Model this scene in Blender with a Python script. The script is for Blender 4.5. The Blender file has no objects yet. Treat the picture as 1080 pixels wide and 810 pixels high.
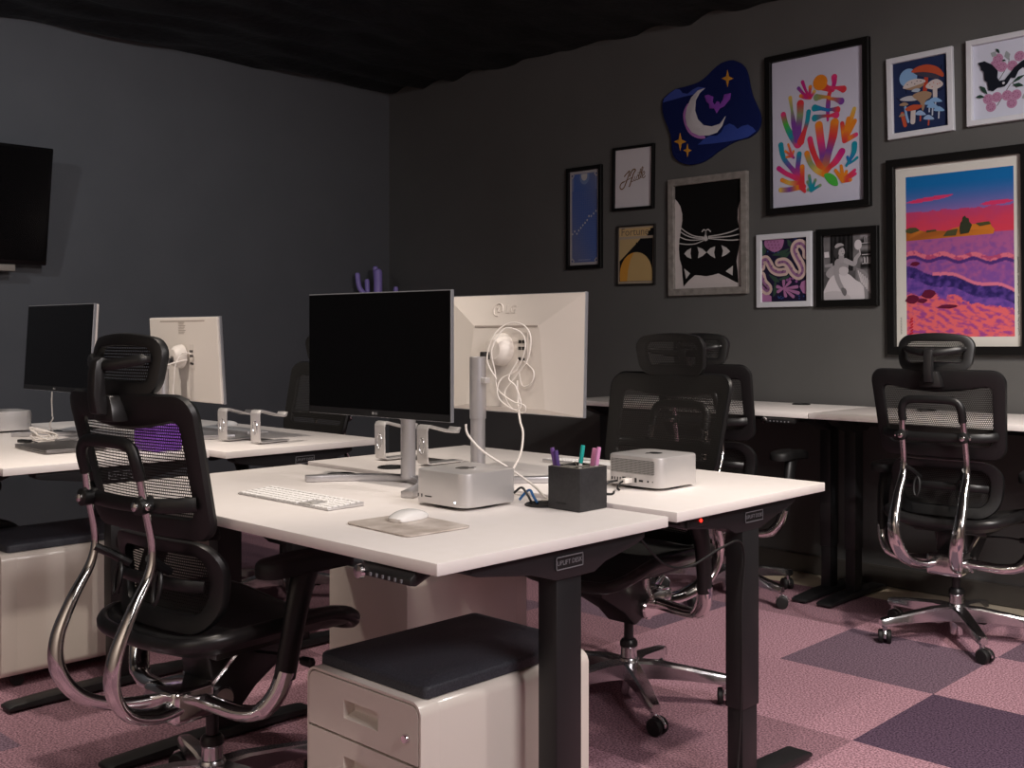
import bpy, bmesh, math, random
from math import sin, cos, pi, radians as R
from mathutils import Vector, Matrix, noise
from mathutils.geometry import tessellate_polygon

random.seed(7)
C = bpy.context.scene.collection
V = Vector


def lin(c):
    out = []
    for v in c[:3]:
        v = v / 255.0
        out.append(v / 12.92 if v <= 0.04045 else ((v + 0.055) / 1.055) ** 2.4)
    return (*out, 1.0)


# ------------------------------------------------------------------ materials
M = {}


def mat(name, col, rough=.5, metal=0., spec=.5, coat=0., coat_rough=.1):
    m = bpy.data.materials.new(name)
    m.use_nodes = True
    b = m.node_tree.nodes['Principled BSDF']
    b.inputs['Base Color'].default_value = lin(col)
    b.inputs['Roughness'].default_value = rough
    b.inputs['Metallic'].default_value = metal
    b.inputs['Specular IOR Level'].default_value = spec
    b.inputs['Coat Weight'].default_value = coat
    b.inputs['Coat Roughness'].default_value = coat_rough
    M[name] = m
    return m


def N(m, t, **kw):
    n = m.node_tree.nodes.new(t)
    for k, v in kw.items():
        setattr(n, k, v)
    return n


def L(m, a, b):
    m.node_tree.links.new(a, b)


def noisy(name, c1, c2, scale, rough=.5, metal=0., bump=0., bscale=None, spec=.5, detail=4, coat=0., ctr=(.35, .65), dist=.004):
    """base colour varied by noise between c1 and c2 (+ bump)"""
    m = mat(name, c1, rough, metal, spec, coat)
    b = m.node_tree.nodes['Principled BSDF']
    tc = N(m, 'ShaderNodeTexCoord')
    n = N(m, 'ShaderNodeTexNoise')
    n.inputs['Scale'].default_value = scale
    n.inputs['Detail'].default_value = detail
    L(m, tc.outputs['Object'], n.inputs['Vector'])
    r = N(m, 'ShaderNodeValToRGB')
    r.color_ramp.elements[0].position = ctr[0]
    r.color_ramp.elements[1].position = ctr[1]
    r.color_ramp.elements[0].color = lin(c1)
    r.color_ramp.elements[1].color = lin(c2)
    L(m, n.outputs['Fac'], r.inputs['Fac'])
    L(m, r.outputs['Color'], b.inputs['Base Color'])
    if bump:
        n2 = N(m, 'ShaderNodeTexNoise')
        n2.inputs['Scale'].default_value = bscale or scale
        n2.inputs['Detail'].default_value = 3
        L(m, tc.outputs['Object'], n2.inputs['Vector'])
        bp = N(m, 'ShaderNodeBump')
        bp.inputs['Strength'].default_value = bump
        bp.inputs['Distance'].default_value = dist
        L(m, n2.outputs['Fac'], bp.inputs['Height'])
        L(m, bp.outputs['Normal'], b.inputs['Normal'])
    return m


def netting(name, col, pu, pv, hole, weave=None):
    """woven mesh fabric: staggered open holes through the UV grid (metres)"""
    m = mat(name, col, .6, spec=.3)
    nt = m.node_tree
    b = nt.nodes['Principled BSDF']
    out = nt.nodes['Material Output']
    uv = N(m, 'ShaderNodeUVMap')
    sp = N(m, 'ShaderNodeSeparateXYZ')
    L(m, uv.outputs['UV'], sp.inputs[0])

    def math_(op, a, bval=None):
        n = N(m, 'ShaderNodeMath', operation=op)
        for i, x in enumerate((a, bval)):
            if x is None:
                continue
            if isinstance(x, (int, float)):
                n.inputs[i].default_value = x
            else:
                L(m, x, n.inputs[i])
        return n.outputs[0]
    u = math_('DIVIDE', sp.outputs['X'], pu)
    v = math_('DIVIDE', sp.outputs['Y'], pv)
    row = math_('FLOOR', v)
    par = math_('MULTIPLY', math_('MODULO', math_('ABSOLUTE', row), 2.0), .5)
    fu = math_('FRACT', math_('ADD', u, par))
    fv = math_('FRACT', v)
    du = math_('ABSOLUTE', math_('SUBTRACT', fu, .5))
    dv = math_('ABSOLUTE', math_('SUBTRACT', fv, .5))
    h = math_('MULTIPLY', math_('LESS_THAN', du, hole[0] / 2), math_('LESS_THAN', dv, hole[1] / 2))
    tr = N(m, 'ShaderNodeBsdfTransparent')
    mx = N(m, 'ShaderNodeMixShader')
    L(m, h, mx.inputs[0])
    L(m, b.outputs[0], mx.inputs[1])
    L(m, tr.outputs[0], mx.inputs[2])
    L(m, mx.outputs[0], out.inputs['Surface'])
    return m


def emit(name, col, s):
    m = mat(name, col)
    b = m.node_tree.nodes['Principled BSDF']
    b.inputs['Emission Color'].default_value = lin(col)
    b.inputs['Emission Strength'].default_value = s
    return m


noisy('art_wall_paint', (87, 86, 85), (90, 89, 88), 3, .6, bump=.08, bscale=220, spec=.25)
noisy('left_wall_paint', (88, 89, 92), (91, 92, 95), 3, .6, bump=.08, bscale=220, spec=.25)
noisy('baseboard_paint', (70, 66, 62), (74, 70, 66), 8, .35)
noisy('pale_paint', (176, 164, 150), (170, 158, 145), 3, .7)
noisy('bare_concrete', (206, 192, 170), (186, 172, 152), 6, .6)
noisy('black_drape', (17, 17, 18), (27, 27, 28), 3, .42, bump=.5, bscale=14, dist=.02)
for nm, a, b in (('carpet_light', (212, 166, 180), (128, 95, 106)), ('carpet_rose', (178, 138, 150), (104, 78, 88)),
                 ('carpet_plum', (140, 116, 132), (84, 68, 80)), ('carpet_dark', (112, 90, 112), (62, 49, 64))):
    noisy(nm, a, b, 150, .95, bump=.6, bscale=280, spec=.1, detail=7, ctr=(.38, .62), dist=.006)
noisy('white_laminate', (232, 226, 223), (230, 224, 220), 25, .42, spec=.4)
mat('black_powder_coat', (26, 26, 28), .48)
mat('black_plastic', (20, 20, 21), .42)
mat('satin_black', (30, 29, 30), .35)
mat('dark_rubber', (14, 14, 15), .6)
mat('chrome', (236, 234, 234), .13, 1.)
mat('chrome_satin', (214, 214, 216), .22, 1.)
mat('aluminium', (206, 203, 202), .38, .55)
mat('stand_silver', (190, 188, 190), .36, .75)
mat('monitor_white', (224, 217, 210), .5)
mat('monitor_side', (176, 178, 184), .3, .7)
mat('screen_black', (5, 5, 6), .18, spec=.35)
mat('bezel_black', (24, 24, 26), .35)
mat('port_black', (8, 8, 9), .4)
mat('logo_emboss', (214, 207, 200), .4)
mat('logo_grey', (150, 150, 152), .4)
mat('cable_white', (228, 222, 216), .5)
mat('cable_black', (14, 14, 15), .5)
mat('cable_blue', (30, 96, 160), .5)
mat('cabinet_white', (228, 220, 210), .28, coat=.3)
mat('cabinet_shadow_gap', (60, 56, 52), .6)
mat('key_white', (238, 236, 234), .5)
mat('key_grey', (168, 164, 160), .5)
mat('mouse_white', (240, 238, 236), .2, coat=.4)
noisy('marble_mat', (214, 204, 196), (176, 164, 154), 14, .5, detail=8)
noisy('black_leather', (44, 43, 45), (36, 35, 37), 120, .55, bump=.25, bscale=400, dist=.001)
mat('divider_grey', (128, 124, 116), .45)
mat('pen_purple', (96, 62, 128), .4)
mat('pen_violet', (72, 50, 112), .4)
mat('pen_teal', (18, 160, 152), .4)
mat('pen_pink', (214, 136, 178), .4)
mat('pen_rose', (206, 140, 186), .4)
mat('frame_black', (13, 12, 12), .55, spec=.2)
mat('frame_white', (206, 206, 212), .5)
noisy('frame_grey_wood', (138, 132, 127), (118, 112, 107), 30, .6)
mat('frame_thin_dark', (30, 26, 24), .5)
mat('paper_mat', (226, 222, 214), .7)
mat('cactus_purple', (150, 132, 205), .45)
mat('purple_box', (120, 66, 172), .5)
mat('laptop_grey', (120, 116, 114), .35, .8)
mat('badge_silver', (132, 132, 136), .4, .2)
mat('keypad_text', (120, 120, 125), .5)
mat('tv_black', (12, 11, 11), .25)
mat('tv_bracket', (150, 140, 130), .5)
mat('label_grey', (168, 158, 150), .6)
emit('white_led', (240, 248, 255), 6)
emit('red_led', (255, 30, 20), 5)
netting('back_netting', (40, 38, 36), .0072, .0076, (.62, .62))
netting('front_netting', (30, 29, 28), .0072, .0076, (.5, .5))
netting('head_netting', (36, 34, 33), .0072, .0076, (.54, .52))
noisy('seat_weave', (34, 33, 33), (14, 14, 14), 420, .7, bump=.5, bscale=500, dist=.002)
noisy('pad_weave', (60, 62, 70), (38, 40, 46), 260, .55, bump=.6, bscale=380, dist=.002)  # black pad; its bluish tint paints in the reflection of cool light

# perforated vent (dot pattern in object space)
m = mat('vent_dots', (170, 168, 168), .45, .6)
b_ = m.node_tree.nodes['Principled BSDF']
tc_ = N(m, 'ShaderNodeTexCoord')
mp_ = N(m, 'ShaderNodeMapping')
mp_.inputs['Scale'].default_value = (230, 230, 230)
vo_ = N(m, 'ShaderNodeTexVoronoi')
vo_.inputs['Randomness'].default_value = 0.
vo_.inputs['Scale'].default_value = 1.
rp_ = N(m, 'ShaderNodeValToRGB')
rp_.color_ramp.elements[0].position = .34
rp_.color_ramp.elements[0].color = lin((30, 30, 30))
rp_.color_ramp.elements[1].position = .40
rp_.color_ramp.elements[1].color = lin((176, 174, 172))
L(m, tc_.outputs['Object'], mp_.inputs[0])
L(m, mp_.outputs[0], vo_.inputs['Vector'])
L(m, vo_.outputs['Distance'], rp_.inputs[0])
L(m, rp_.outputs[0], b_.inputs['Base Color'])

# printed ink: the picture's own colours, kept per face corner
m = mat('print_ink', (255, 255, 255), .7, spec=.15)
a_ = N(m, 'ShaderNodeAttribute', attribute_name='Ink')
L(m, a_.outputs['Color'], m.node_tree.nodes['Principled BSDF'].inputs['Base Color'])
# tufted wool, colours the same way plus pile bump
m = mat('tufted_wool', (255, 255, 255), .95, spec=.1)
a_ = N(m, 'ShaderNodeAttribute', attribute_name='Ink')
tc_ = N(m, 'ShaderNodeTexCoord')
no_ = N(m, 'ShaderNodeTexNoise')
no_.inputs['Scale'].default_value = 260
L(m, tc_.outputs['Object'], no_.inputs['Vector'])
bp_ = N(m, 'ShaderNodeBump')
bp_.inputs['Strength'].default_value = .9
bp_.inputs['Distance'].default_value = .006
L(m, no_.outputs['Fac'], bp_.inputs['Height'])
L(m, a_.outputs['Color'], m.node_tree.nodes['Principled BSDF'].inputs['Base Color'])
L(m, bp_.outputs['Normal'], m.node_tree.nodes['Principled BSDF'].inputs['Normal'])


# ------------------------------------------------------------------ mesh builder
class MB:
    def __init__(s):
        s.v, s.f, s.m, s.uv, s.c = [], [], [], {}, {}

    def add(s, vs, fs, mi=0, xf=None):
        o = len(s.v)
        s.v += [(xf @ V(p)) if xf else V(p) for p in vs]
        for f in fs:
            s.f.append([i + o for i in f])
            s.m.append(mi)
        return o

    def box(s, x0, x1, y0, y1, z0, z1, bev=0., mi=0, seg=2, xf=None):
        bm = bmesh.new()
        bmesh.ops.create_cube(bm, size=1)
        for v in bm.verts:
            v.co = ((x0 + x1) / 2 + v.co.x * (x1 - x0), (y0 + y1) / 2 + v.co.y * (y1 - y0), (z0 + z1) / 2 + v.co.z * (z1 - z0))
        if bev:
            bmesh.ops.bevel(bm, geom=bm.edges[:], offset=bev, segments=seg, profile=.5, affect='EDGES')
        s.bm(bm, mi, xf)
        return s

    def bm(s, bm, mi=0, xf=None):
        bm.verts.index_update()
        s.add([v.co.copy() for v in bm.verts], [[v.index for v in f.verts] for f in bm.faces], mi, xf)
        bm.free()

    def prism(s, poly, a0, a1, axis='z', bev=0., mi=0, xf=None, seg=2):
        """extrude a 2-D polygon along an axis; poly coords are the other two axes in order"""
        bm = bmesh.new()

        def P(p, a):
            return {'z': (p[0], p[1], a), 'y': (p[0], a, p[1]), 'x': (a, p[0], p[1])}[axis]
        lo = [bm.verts.new(P(p, a0)) for p in poly]
        hi = [bm.verts.new(P(p, a1)) for p in poly]
        n = len(poly)
        bm.faces.new(lo[::-1])
        bm.faces.new(hi)
        for i in range(n):
            bm.faces.new([lo[i], lo[(i + 1) % n], hi[(i + 1) % n], hi[i]])
        bmesh.ops.recalc_face_normals(bm, faces=bm.faces[:])
        if bev:
            bm.edges.ensure_lookup_table()
            es = [e for e in bm.edges if len(e.link_faces) == 2 and e.calc_face_angle(0) > R(20)]
            bmesh.ops.bevel(bm, geom=es, offset=bev, segments=seg, profile=.5, affect='EDGES')
        s.bm(bm, mi, xf)
        return s

    def tube(s, path, r, seg=10, closed=False, cap=True, mi=0, xf=None, flat=None, up=None):
        """sweep a circle (or ellipse: r, flat*r) along path; r scalar or list"""
        P = [V(p) for p in path]
        n = len(P)
        rr = r if isinstance(r, (list, tuple)) else [r] * n
        T = []
        for i in range(n):
            if closed:
                t = P[(i + 1) % n] - P[i - 1]
            else:
                t = P[min(i + 1, n - 1)] - P[max(i - 1, 0)]
            T.append(t.normalized())
        if up is None:
            up = V((0, 0, 1)) if abs(T[0].z) < .9 else V((1, 0, 0))
        nrm = (V(up) - T[0] * T[0].dot(V(up))).normalized()
        vs, fs = [], []
        for i in range(n):
            if i:
                nrm = (nrm - T[i] * nrm.dot(T[i])).normalized()
            bn = T[i].cross(nrm)
            k = flat if flat else 1.
            for j in range(seg):
                a = 2 * pi * j / seg
                vs.append(P[i] + nrm * (cos(a) * rr[i] * k) + bn * (sin(a) * rr[i]))
        m_ = n if closed else n - 1
        for i in range(m_):
            for j in range(seg):
                a, b = i * seg + j, i * seg + (j + 1) % seg
                c, d = ((i + 1) % n) * seg + (j + 1) % seg, ((i + 1) % n) * seg + j
                fs.append([a, b, c, d])
        if cap and not closed:
            fs.append(list(range(seg))[::-1])
            fs.append([(n - 1) * seg + j for j in range(seg)])
        s.add(vs, fs, mi, xf)
        return s

    def lathe(s, prof, cx=0, cy=0, cz=0, seg=24, mi=0, xf=None):
        vs, fs = [], []
        n = len(prof)
        for r, z in prof:
            for j in range(seg):
                a = 2 * pi * j / seg
                vs.append((cx + r * cos(a), cy + r * sin(a), cz + z))
        for i in range(n - 1):
            for j in range(seg):
                fs.append([i * seg + j, i * seg + (j + 1) % seg, (i + 1) * seg + (j + 1) % seg, (i + 1) * seg + j])
        fs.append(list(range(seg))[::-1])
        fs.append([(n - 1) * seg + j for j in range(seg)])
        s.add(vs, fs, mi, xf)
        return s

    def ring_plate(s, outer, inner, fmap, t, mi=0):
        """annular plate between two loops (same count) with rounded edges; fmap(a,b,off)->xyz"""
        prof = [(0, 0), (.07, .42), (.22, .5), (.78, .5), (.93, .42), (1, 0), (.93, -.42), (.78, -.5), (.22, -.5), (.07, -.42)]
        n, k = len(outer), len(prof)
        vs, fs = [], []
        for o, i in zip(outer, inner):
            for q, h in prof:
                vs.append(fmap(o[0] + (i[0] - o[0]) * q, o[1] + (i[1] - o[1]) * q, h * t))
        for a in range(n):
            for j in range(k):
                fs.append([a * k + j, a * k + (j + 1) % k, ((a + 1) % n) * k + (j + 1) % k, ((a + 1) % n) * k + j])
        s.add(vs, fs, mi)
        return s

    def membrane(s, loop, fmap, off=0., rings=6, mi=0):
        n = len(loop)
        cx, cz = sum(p[0] for p in loop) / n, sum(p[1] for p in loop) / n
        vs, uv = [], []
        for r in range(rings):
            k = 1 - r / rings
            for p in loop:
                a, b = cx + (p[0] - cx) * k, cz + (p[1] - cz) * k
                vs.append(fmap(a, b, off))
                uv.append((a, b))
        vs.append(fmap(cx, cz, off))
        uv.append((cx, cz))
        fs = []
        for r in range(rings - 1):
            for j in range(n):
                fs.append([r * n + j, r * n + (j + 1) % n, (r + 1) * n + (j + 1) % n, (r + 1) * n + j])
        for j in range(n):
            fs.append([(rings - 1) * n + j, (rings - 1) * n + (j + 1) % n, rings * n])
        o = s.add(vs, fs, mi)
        for i, q in enumerate(uv):
            s.uv[o + i] = q
        return s

    def text(s, body, size, xf, mi=0, ext=.0004, align='CENTER'):
        cu = bpy.data.curves.new('lettering', 'FONT')
        cu.body, cu.size, cu.extrude = body, size, ext
        cu.align_x, cu.align_y = align, 'CENTER'
        cu.resolution_u = 3
        ob = bpy.data.objects.new('lettering', cu)
        me = bpy.data.meshes.new_from_object(ob)
        s.add([v.co.copy() for v in me.vertices], [list(p.vertices) for p in me.polygons], mi, xf)
        bpy.data.objects.remove(ob)
        bpy.data.meshes.remove(me)
        bpy.data.curves.remove(cu)
        return s

    def build(s, name, mats, parent=None, angle=35, recalc=True):
        me = bpy.data.meshes.new(name)
        me.from_pydata([tuple(v) for v in s.v], [], s.f)
        mats = mats if isinstance(mats, (list, tuple)) else [mats]
        for q in mats:
            me.materials.append(M[q])
        if len(mats) > 1:
            me.polygons.foreach_set('material_index', s.m)
        if s.uv:
            ul = me.uv_layers.new(name='UVMap')
            for lp in me.loops:
                ul.data[lp.index].uv = s.uv.get(lp.vertex_index, (0, 0))
        if s.c:
            ca = me.color_attributes.new('Ink', 'FLOAT_COLOR', 'POINT')
            for i, q in s.c.items():
                ca.data[i].color = q
        if recalc:
            bm = bmesh.new()
            bm.from_mesh(me)
            bmesh.ops.recalc_face_normals(bm, faces=bm.faces[:])
            bm.to_mesh(me)
            bm.free()
        if angle:
            me.shade_smooth()
            me.set_sharp_from_angle(angle=R(angle))
        me.update()
        ob = bpy.data.objects.new(name, me)
        C.objects.link(ob)
        if parent:
            ob.parent = parent
        return ob


def smooth(pts, n=6, closed=False):
    """Catmull-Rom through pts"""
    P = [V(p) for p in pts]
    out = []
    k = len(P)
    rng = range(k) if closed else range(k - 1)
    for i in rng:
        if closed:
            a, b, c, d = P[i - 1], P[i], P[(i + 1) % k], P[(i + 2) % k]
        else:
            a, b, c, d = P[max(i - 1, 0)], P[i], P[i + 1], P[min(i + 2, k - 1)]
        for j in range(n):
            t = j / n
            out.append(.5 * ((2 * b) + (c - a) * t + (2 * a - 5 * b + 4 * c - d) * t * t + (3 * b - a - 3 * c + d) * t ** 3))
    if not closed:
        out.append(P[-1])
    return out


def rrect(x0, x1, z0, z1, r, nc=6, ne=6):
    """rounded rectangle loop, counter-clockwise"""
    pts = []
    cs = [(x1 - r, z1 - r, 0), (x0 + r, z1 - r, 90), (x0 + r, z0 + r, 180), (x1 - r, z0 + r, 270)]
    for i, (cx, cz, a0) in enumerate(cs):
        for j in range(nc + 1):
            a = R(a0 + 90 * j / nc)
            pts.append((cx + r * cos(a), cz + r * sin(a)))
        nx, nz, na = cs[(i + 1) % 4]
        e = (nx + r * cos(R(na)), nz + r * sin(R(na)))
        p = pts[-1]
        for j in range(1, ne):
            pts.append((p[0] + (e[0] - p[0]) * j / ne, p[1] + (e[1] - p[1]) * j / ne))
    return pts


def thing(name, label, cat, loc=(0, 0, 0), rz=0, group=None):
    o = bpy.data.objects.new(name, None)
    o.empty_display_size = .1
    C.objects.link(o)
    o.location = loc
    o.rotation_euler = (0, 0, R(rz))
    return tag(o, label, cat, group)


def tag(o, label, cat, group=None):
    o['label'] = label
    o['category'] = cat
    if group:
        o['group'] = group
    return o


def struct(o):
    o['kind'] = 'structure'
    return o


KIDS = {}


def kids(o):
    return [c for c in C.objects if c.parent == o]


def dup(root, loc, rz, label, group=None):
    r = root.copy()
    C.objects.link(r)
    r.location = loc
    r.rotation_euler = (0, 0, R(rz))
    r['label'] = label
    if group:
        r['group'] = group
    for ch in kids(root):
        c = ch.copy()
        C.objects.link(c)
        c.parent = r
        for g in kids(ch):
            d = g.copy()
            C.objects.link(d)
            d.parent = c
    return r


def T(x=0, y=0, z=0, rx=0, ry=0, rz=0, s=1):
    return Matrix.Translation((x, y, z)) @ Matrix.Rotation(R(rz), 4, 'Z') @ Matrix.Rotation(R(ry), 4, 'Y') @ Matrix.Rotation(R(rx), 4, 'X') @ Matrix.Scale(s, 4)


# ------------------------------------------------------------------ the room
XL, YA, XR, YB, ZC = -6.40, 5.29, 2.6, -2.6, 3.10
GX, GY, TILE = -1.61, 3.815, .61
# carpet: one mesh, tiles of four dye lots
dyes = {(0, 0): 0, (-1, 0): 2, (-2, 0): 0, (-3, 0): 2, (0, -1): 3, (-1, -1): 0, (-2, -1): 0, (-3, -1): 1, (0, -2): 0, (-1, -2): 1,
        (-2, -2): 1, (-3, -2): 2, (-1, -3): 0, (-2, -3): 1, (-3, -3): 0, (-4, 0): 1, (-4, -1): 2, (-4, -2): 0, (-4, -3): 1, (-2, 1): 1,
        (-1, 1): 0, (0, 1): 2, (1, 0): 1, (1, -1): 1, (-4, -4): 1, (-3, -4): 1, (-2, -4): 1, (-5, -4): 1, (-3, -5): 1, (-4, -5): 2, (-5, -5): 1, (-2, -5): 0}
fl = MB()
cx0, cy1 = XL - .05, 5.0
i0, i1 = -9, 7
j0, j1 = -11, 2
for i in range(i0, i1):
    for j in range(j0, j1):
        x0, x1 = max(GX + i * TILE, cx0), min(GX + (i + 1) * TILE, XR)
        y0, y1 = max(GY + j * TILE, YB), min(GY + (j + 1) * TILE, cy1)
        if x1 <= x0 or y1 <= y0:
            continue
        k = dyes.get((i, j))
        if k is None:
            k = random.choice((1, 1, 1, 0))
        fl.add([(x0, y0, 0), (x1, y0, 0), (x1, y1, 0), (x0, y1, 0)], [(0, 1, 2, 3)], k)
struct(fl.build('floor', ['carpet_light', 'carpet_rose', 'carpet_plum', 'carpet_dark'], angle=0, recalc=False))
struct(MB().box(XL, XR, 5.0, YA, -.05, -.004).build('floor_edge', 'bare_concrete', angle=0))
struct(MB().box(XL - .1, XL, YB, YA + .1, -.05, ZC + .2).build('wall_left', 'left_wall_paint', angle=0))
struct(MB().box(XL - .1, XR + .1, YA, YA + .1, -.05, ZC + .2).build('wall_right', 'art_wall_paint', angle=0))
struct(MB().box(XR, XR + .1, YB, YA, -.05, ZC + .2).build('wall_far', 'pale_paint', angle=0))
struct(MB().box(XL - .1, XR + .1, YB - .1, YB, -.05, ZC + .2).build('wall_near', 'pale_paint', angle=0))
bb = MB().prism([(YA, 0), (YA - .014, 0), (YA - .014, .092), (YA - .008, .1), (YA, .1)], XL, XR, 'x')
struct(bb.build('baseboard_right', 'baseboard_paint', angle=0))
bb = MB().prism([(XL, 0), (XL + .014, 0), (XL + .014, .092), (XL + .008, .1), (XL, .1)], YB, YA, 'y')
struct(bb.build('baseboard_left', 'baseboard_paint', angle=0))
# ceiling: gathered black sheeting between battens
ce = MB()
nx, ny = 230, 150
for j in range(ny + 1):
    for i in range(nx + 1):
        x = XL + (XR - XL) * i / nx
        y = YB + (YA - YB) * j / ny
        w = noise.noise(V((x * .7, y * .7, 1.3)))
        d = .022 * abs(sin(x * 9.5 + w * 2.6)) + .022 * noise.noise(V((x * 3.1, y * 1.6, 4.))) + .012 * sin(x * 17 + 3 * noise.noise(V((x, y * 2, 8.))))
        ce.v.append(V((x, y, ZC - .02 + d)))
for j in range(ny):
    for i in range(nx):
        a = j * (nx + 1) + i
        ce.f.append([a, a + nx + 1, a + nx + 2, a + 1])
        ce.m.append(0)
struct(ce.build('ceiling', 'black_drape', angle=180, recalc=False))


# ------------------------------------------------------------------ sit-stand desk
def make_desk(label, loc, rz, Lx, D, zt, group, ly=.05, hide_pad=False, keys_x=None):
    t = thing('standing_desk', label, 'desk', loc, rz, group)
    hx, hy = Lx / 2, D / 2
    MB().box(-hx, hx, -hy, hy, zt - .026, zt, .0022).build('desk_top', 'white_laminate', t)
    zb = zt - .026
    for sx in (-1, 1):
        lx = sx * (hx - .062)
        lg = MB().box(lx - .0285, lx + .0285, ly - .043, ly + .043, .235, zb - .05, .004).build('leg', 'black_powder_coat', t)
        MB().box(lx - .025, lx + .025, ly - .038, ly + .038, .03, .3, .003).build('inner_column', 'black_powder_coat', lg)
        ft = MB()
        y0, y1 = -hy + .03, hy - .012
        ft.prism([(y0, .008), (y0, .020), (y0 + .02, .026), (ly - .12, .036), (ly + .12, .036), (y1 - .02, .026), (y1, .020), (y1, .008)],
                 lx - .038, lx + .038, 'x', .004)
        for yy in (y0 + .04, y1 - .04):
            ft.lathe([(.02, 0), (.02, .009)], lx, yy, 0, 12)
        ft.build('foot', 'black_powder_coat', lg)
        br = MB()
        a0, a1 = -hy + .12, hy - .06
        br.prism([(a0, zb - .001), (a0 - .002, zb - .018), (a0 + .016, zb - .027), (ly - .13, zb - .050), (ly - .05, zb - .074),
                  (ly + .08, zb - .074), (ly + .12, zb - .056), (a1 - .03, zb - .032), (a1, zb - .020), (a1, zb - .001)], lx - .03, lx + .036 if sx > 0 else lx + .03, 'x', .003)
        br = br.build('side_bracket', 'black_powder_coat', t)
        bd = MB()
        X0 = lx + (.036 if sx > 0 else -.03)
        cy, cz, w, h = ly - .010, zb - .036, .046, .0148
        e = .0022
        x0, x1 = (X0, X0 + .0022) if sx > 0 else (X0 - .0022, X0)
        bd.box(x0, x1, cy - w, cy + w, cz - h, cz + h, .0005, mi=0)
        x0, x1 = (X0 + .0018, X0 + .0032) if sx > 0 else (X0 - .0032, X0 - .0018)
        for (a, b, c_, d) in ((-w, w, h - e, h), (-w, w, -h, -h + e), (-w, -w + e, -h, h), (w - e, w, -h, h)):
            bd.box(x0, x1, cy + a, cy + b, cz + c_, cz + d, mi=1)
        xf = Matrix.Translation((X0 + sx * .0026, cy, cz)) @ (Matrix(((0, 0, 1, 0), (1, 0, 0, 0), (0, 1, 0, 0), (0, 0, 0, 1))) if sx > 0 else
                                                             Matrix(((0, 0, -1, 0), (-1, 0, 0, 0), (0, 1, 0, 0), (0, 0, 0, 1))))
        bd.text('UPLIFT DESK', .0150, xf, 1)
        bd.build('badge', ['satin_black', 'badge_silver'], br, angle=0)
    MB().box(-hx + .09, hx - .09, ly - .03, ly + .03, zb - .045, zb - .003, .003).build('crossbar', 'black_powder_coat', t)
    for gx in (-.43, .43):
        g = MB()
        g.lathe([(.047, 0), (.047, .003), (.043, .0055), (.036, .0055), (.034, .0014), (.0005, .0014)], gx, hy - .085, zt, 28)
        g.build('grommet', 'dark_rubber', t)
    kx = hx - .15 if keys_x is None else keys_x
    kp = MB()
    kp.prism([(-hy + .006, zb - .001), (-hy - .012, zb - .012), (-hy - .014, zb - .026), (-hy + .004, zb - .030), (-hy + .05, zb - .012), (-hy + .05, zb - .001)],
             kx - .085, kx + .085, 'x', .003)
    for q in range(6):
        kp.box(kx - .040 + q * .0195, kx - .0355 + q * .0195, -hy - .0162, -hy - .0128, zb - .0235, zb - .0165, mi=1)
    kp.lathe([(.0005, -.004), (.012, -.003), (.0155, .004), (.014, .013), (.0005, .015)], 0, 0, 0, 16, 2,
             xf=Matrix.Translation((kx - .068, -hy - .012, zb - .018)) @ Matrix.Rotation(R(90), 4, 'X'))
    kp.build('keypad', ['satin_black', 'keypad_text', 'chrome'], t)
    return t


ZT = .83
ZI = ZT + .0012
GD = 'white sit-stand desks'
desk_front = make_desk('white sit-stand desk nearest the camera, holding the keyboard and marble mouse mat', (-2.35, 1.807, 0), 0, 1.54, .762, ZT, GD)
desk_second = make_desk('white sit-stand desk behind the nearest one, holding the vented silver computer', (-2.385, 2.632, 0), 180, 1.57, .76, ZT, GD, ly=-.02)
desk_left = make_desk('white sit-stand desk at far left carrying the closed laptop and cable tangle', (-4.505, 1.808, 0), 0, 1.57, .765, ZT, GD)
desk_leftback = make_desk('white sit-stand desk at back left, carrying a two-armed laptop stand at its end', (-4.555, 2.58, 0), 180, 1.84, .74, ZT, GD, ly=0.)
ZW = .905
desk_wall_a = make_desk('white desk against the art wall, left of the seam, behind the middle chairs', (-3.305, 4.93, 0), 0, 1.52, .62, ZW, 'desks along the art wall', ly=.02)
desk_wall_b = make_desk('white desk against the art wall, right of the seam, behind the rightmost chair', (-1.78, 4.93, 0), 0, 1.52, .62, ZW, 'desks along the art wall', ly=.02)
# junction box with red power light under the second desk (local frame turned half round)
cb = MB().box(-.762, -.69, .20, .30, ZT - .056, ZT - .0265, .004).build('control_box', 'black_plastic', desk_second)
MB().lathe([(.0045, 0), (.0045, .002), (.002, .004)], 0, 0, 0, 12, xf=T(-.762, .242, ZT - .040, ry=-90)).build('power_light', 'red_led', cb)


# ------------------------------------------------------------------ mesh task chair
def yb(z):
    return -.195 - (z - .78) * .24


def bmap(x, z, o):
    return (x, yb(z) + .42 * x * x + o, z)


def lmap(x, z, o):
    return (x, -.145 - .10 * ((z - .645) / .11) ** 2 * .25 + .55 * x * x + o, z)


def hmap(x, z, o):
    return (x, -.270 + (z - 1.2) * .12 + 1.0 * x * x + o, z)


def taper(loop, z0, z1, k0, k1):
    return [(p[0] * (k0 + (k1 - k0) * (p[1] - z0) / (z1 - z0)), p[1]) for p in loop]


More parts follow.
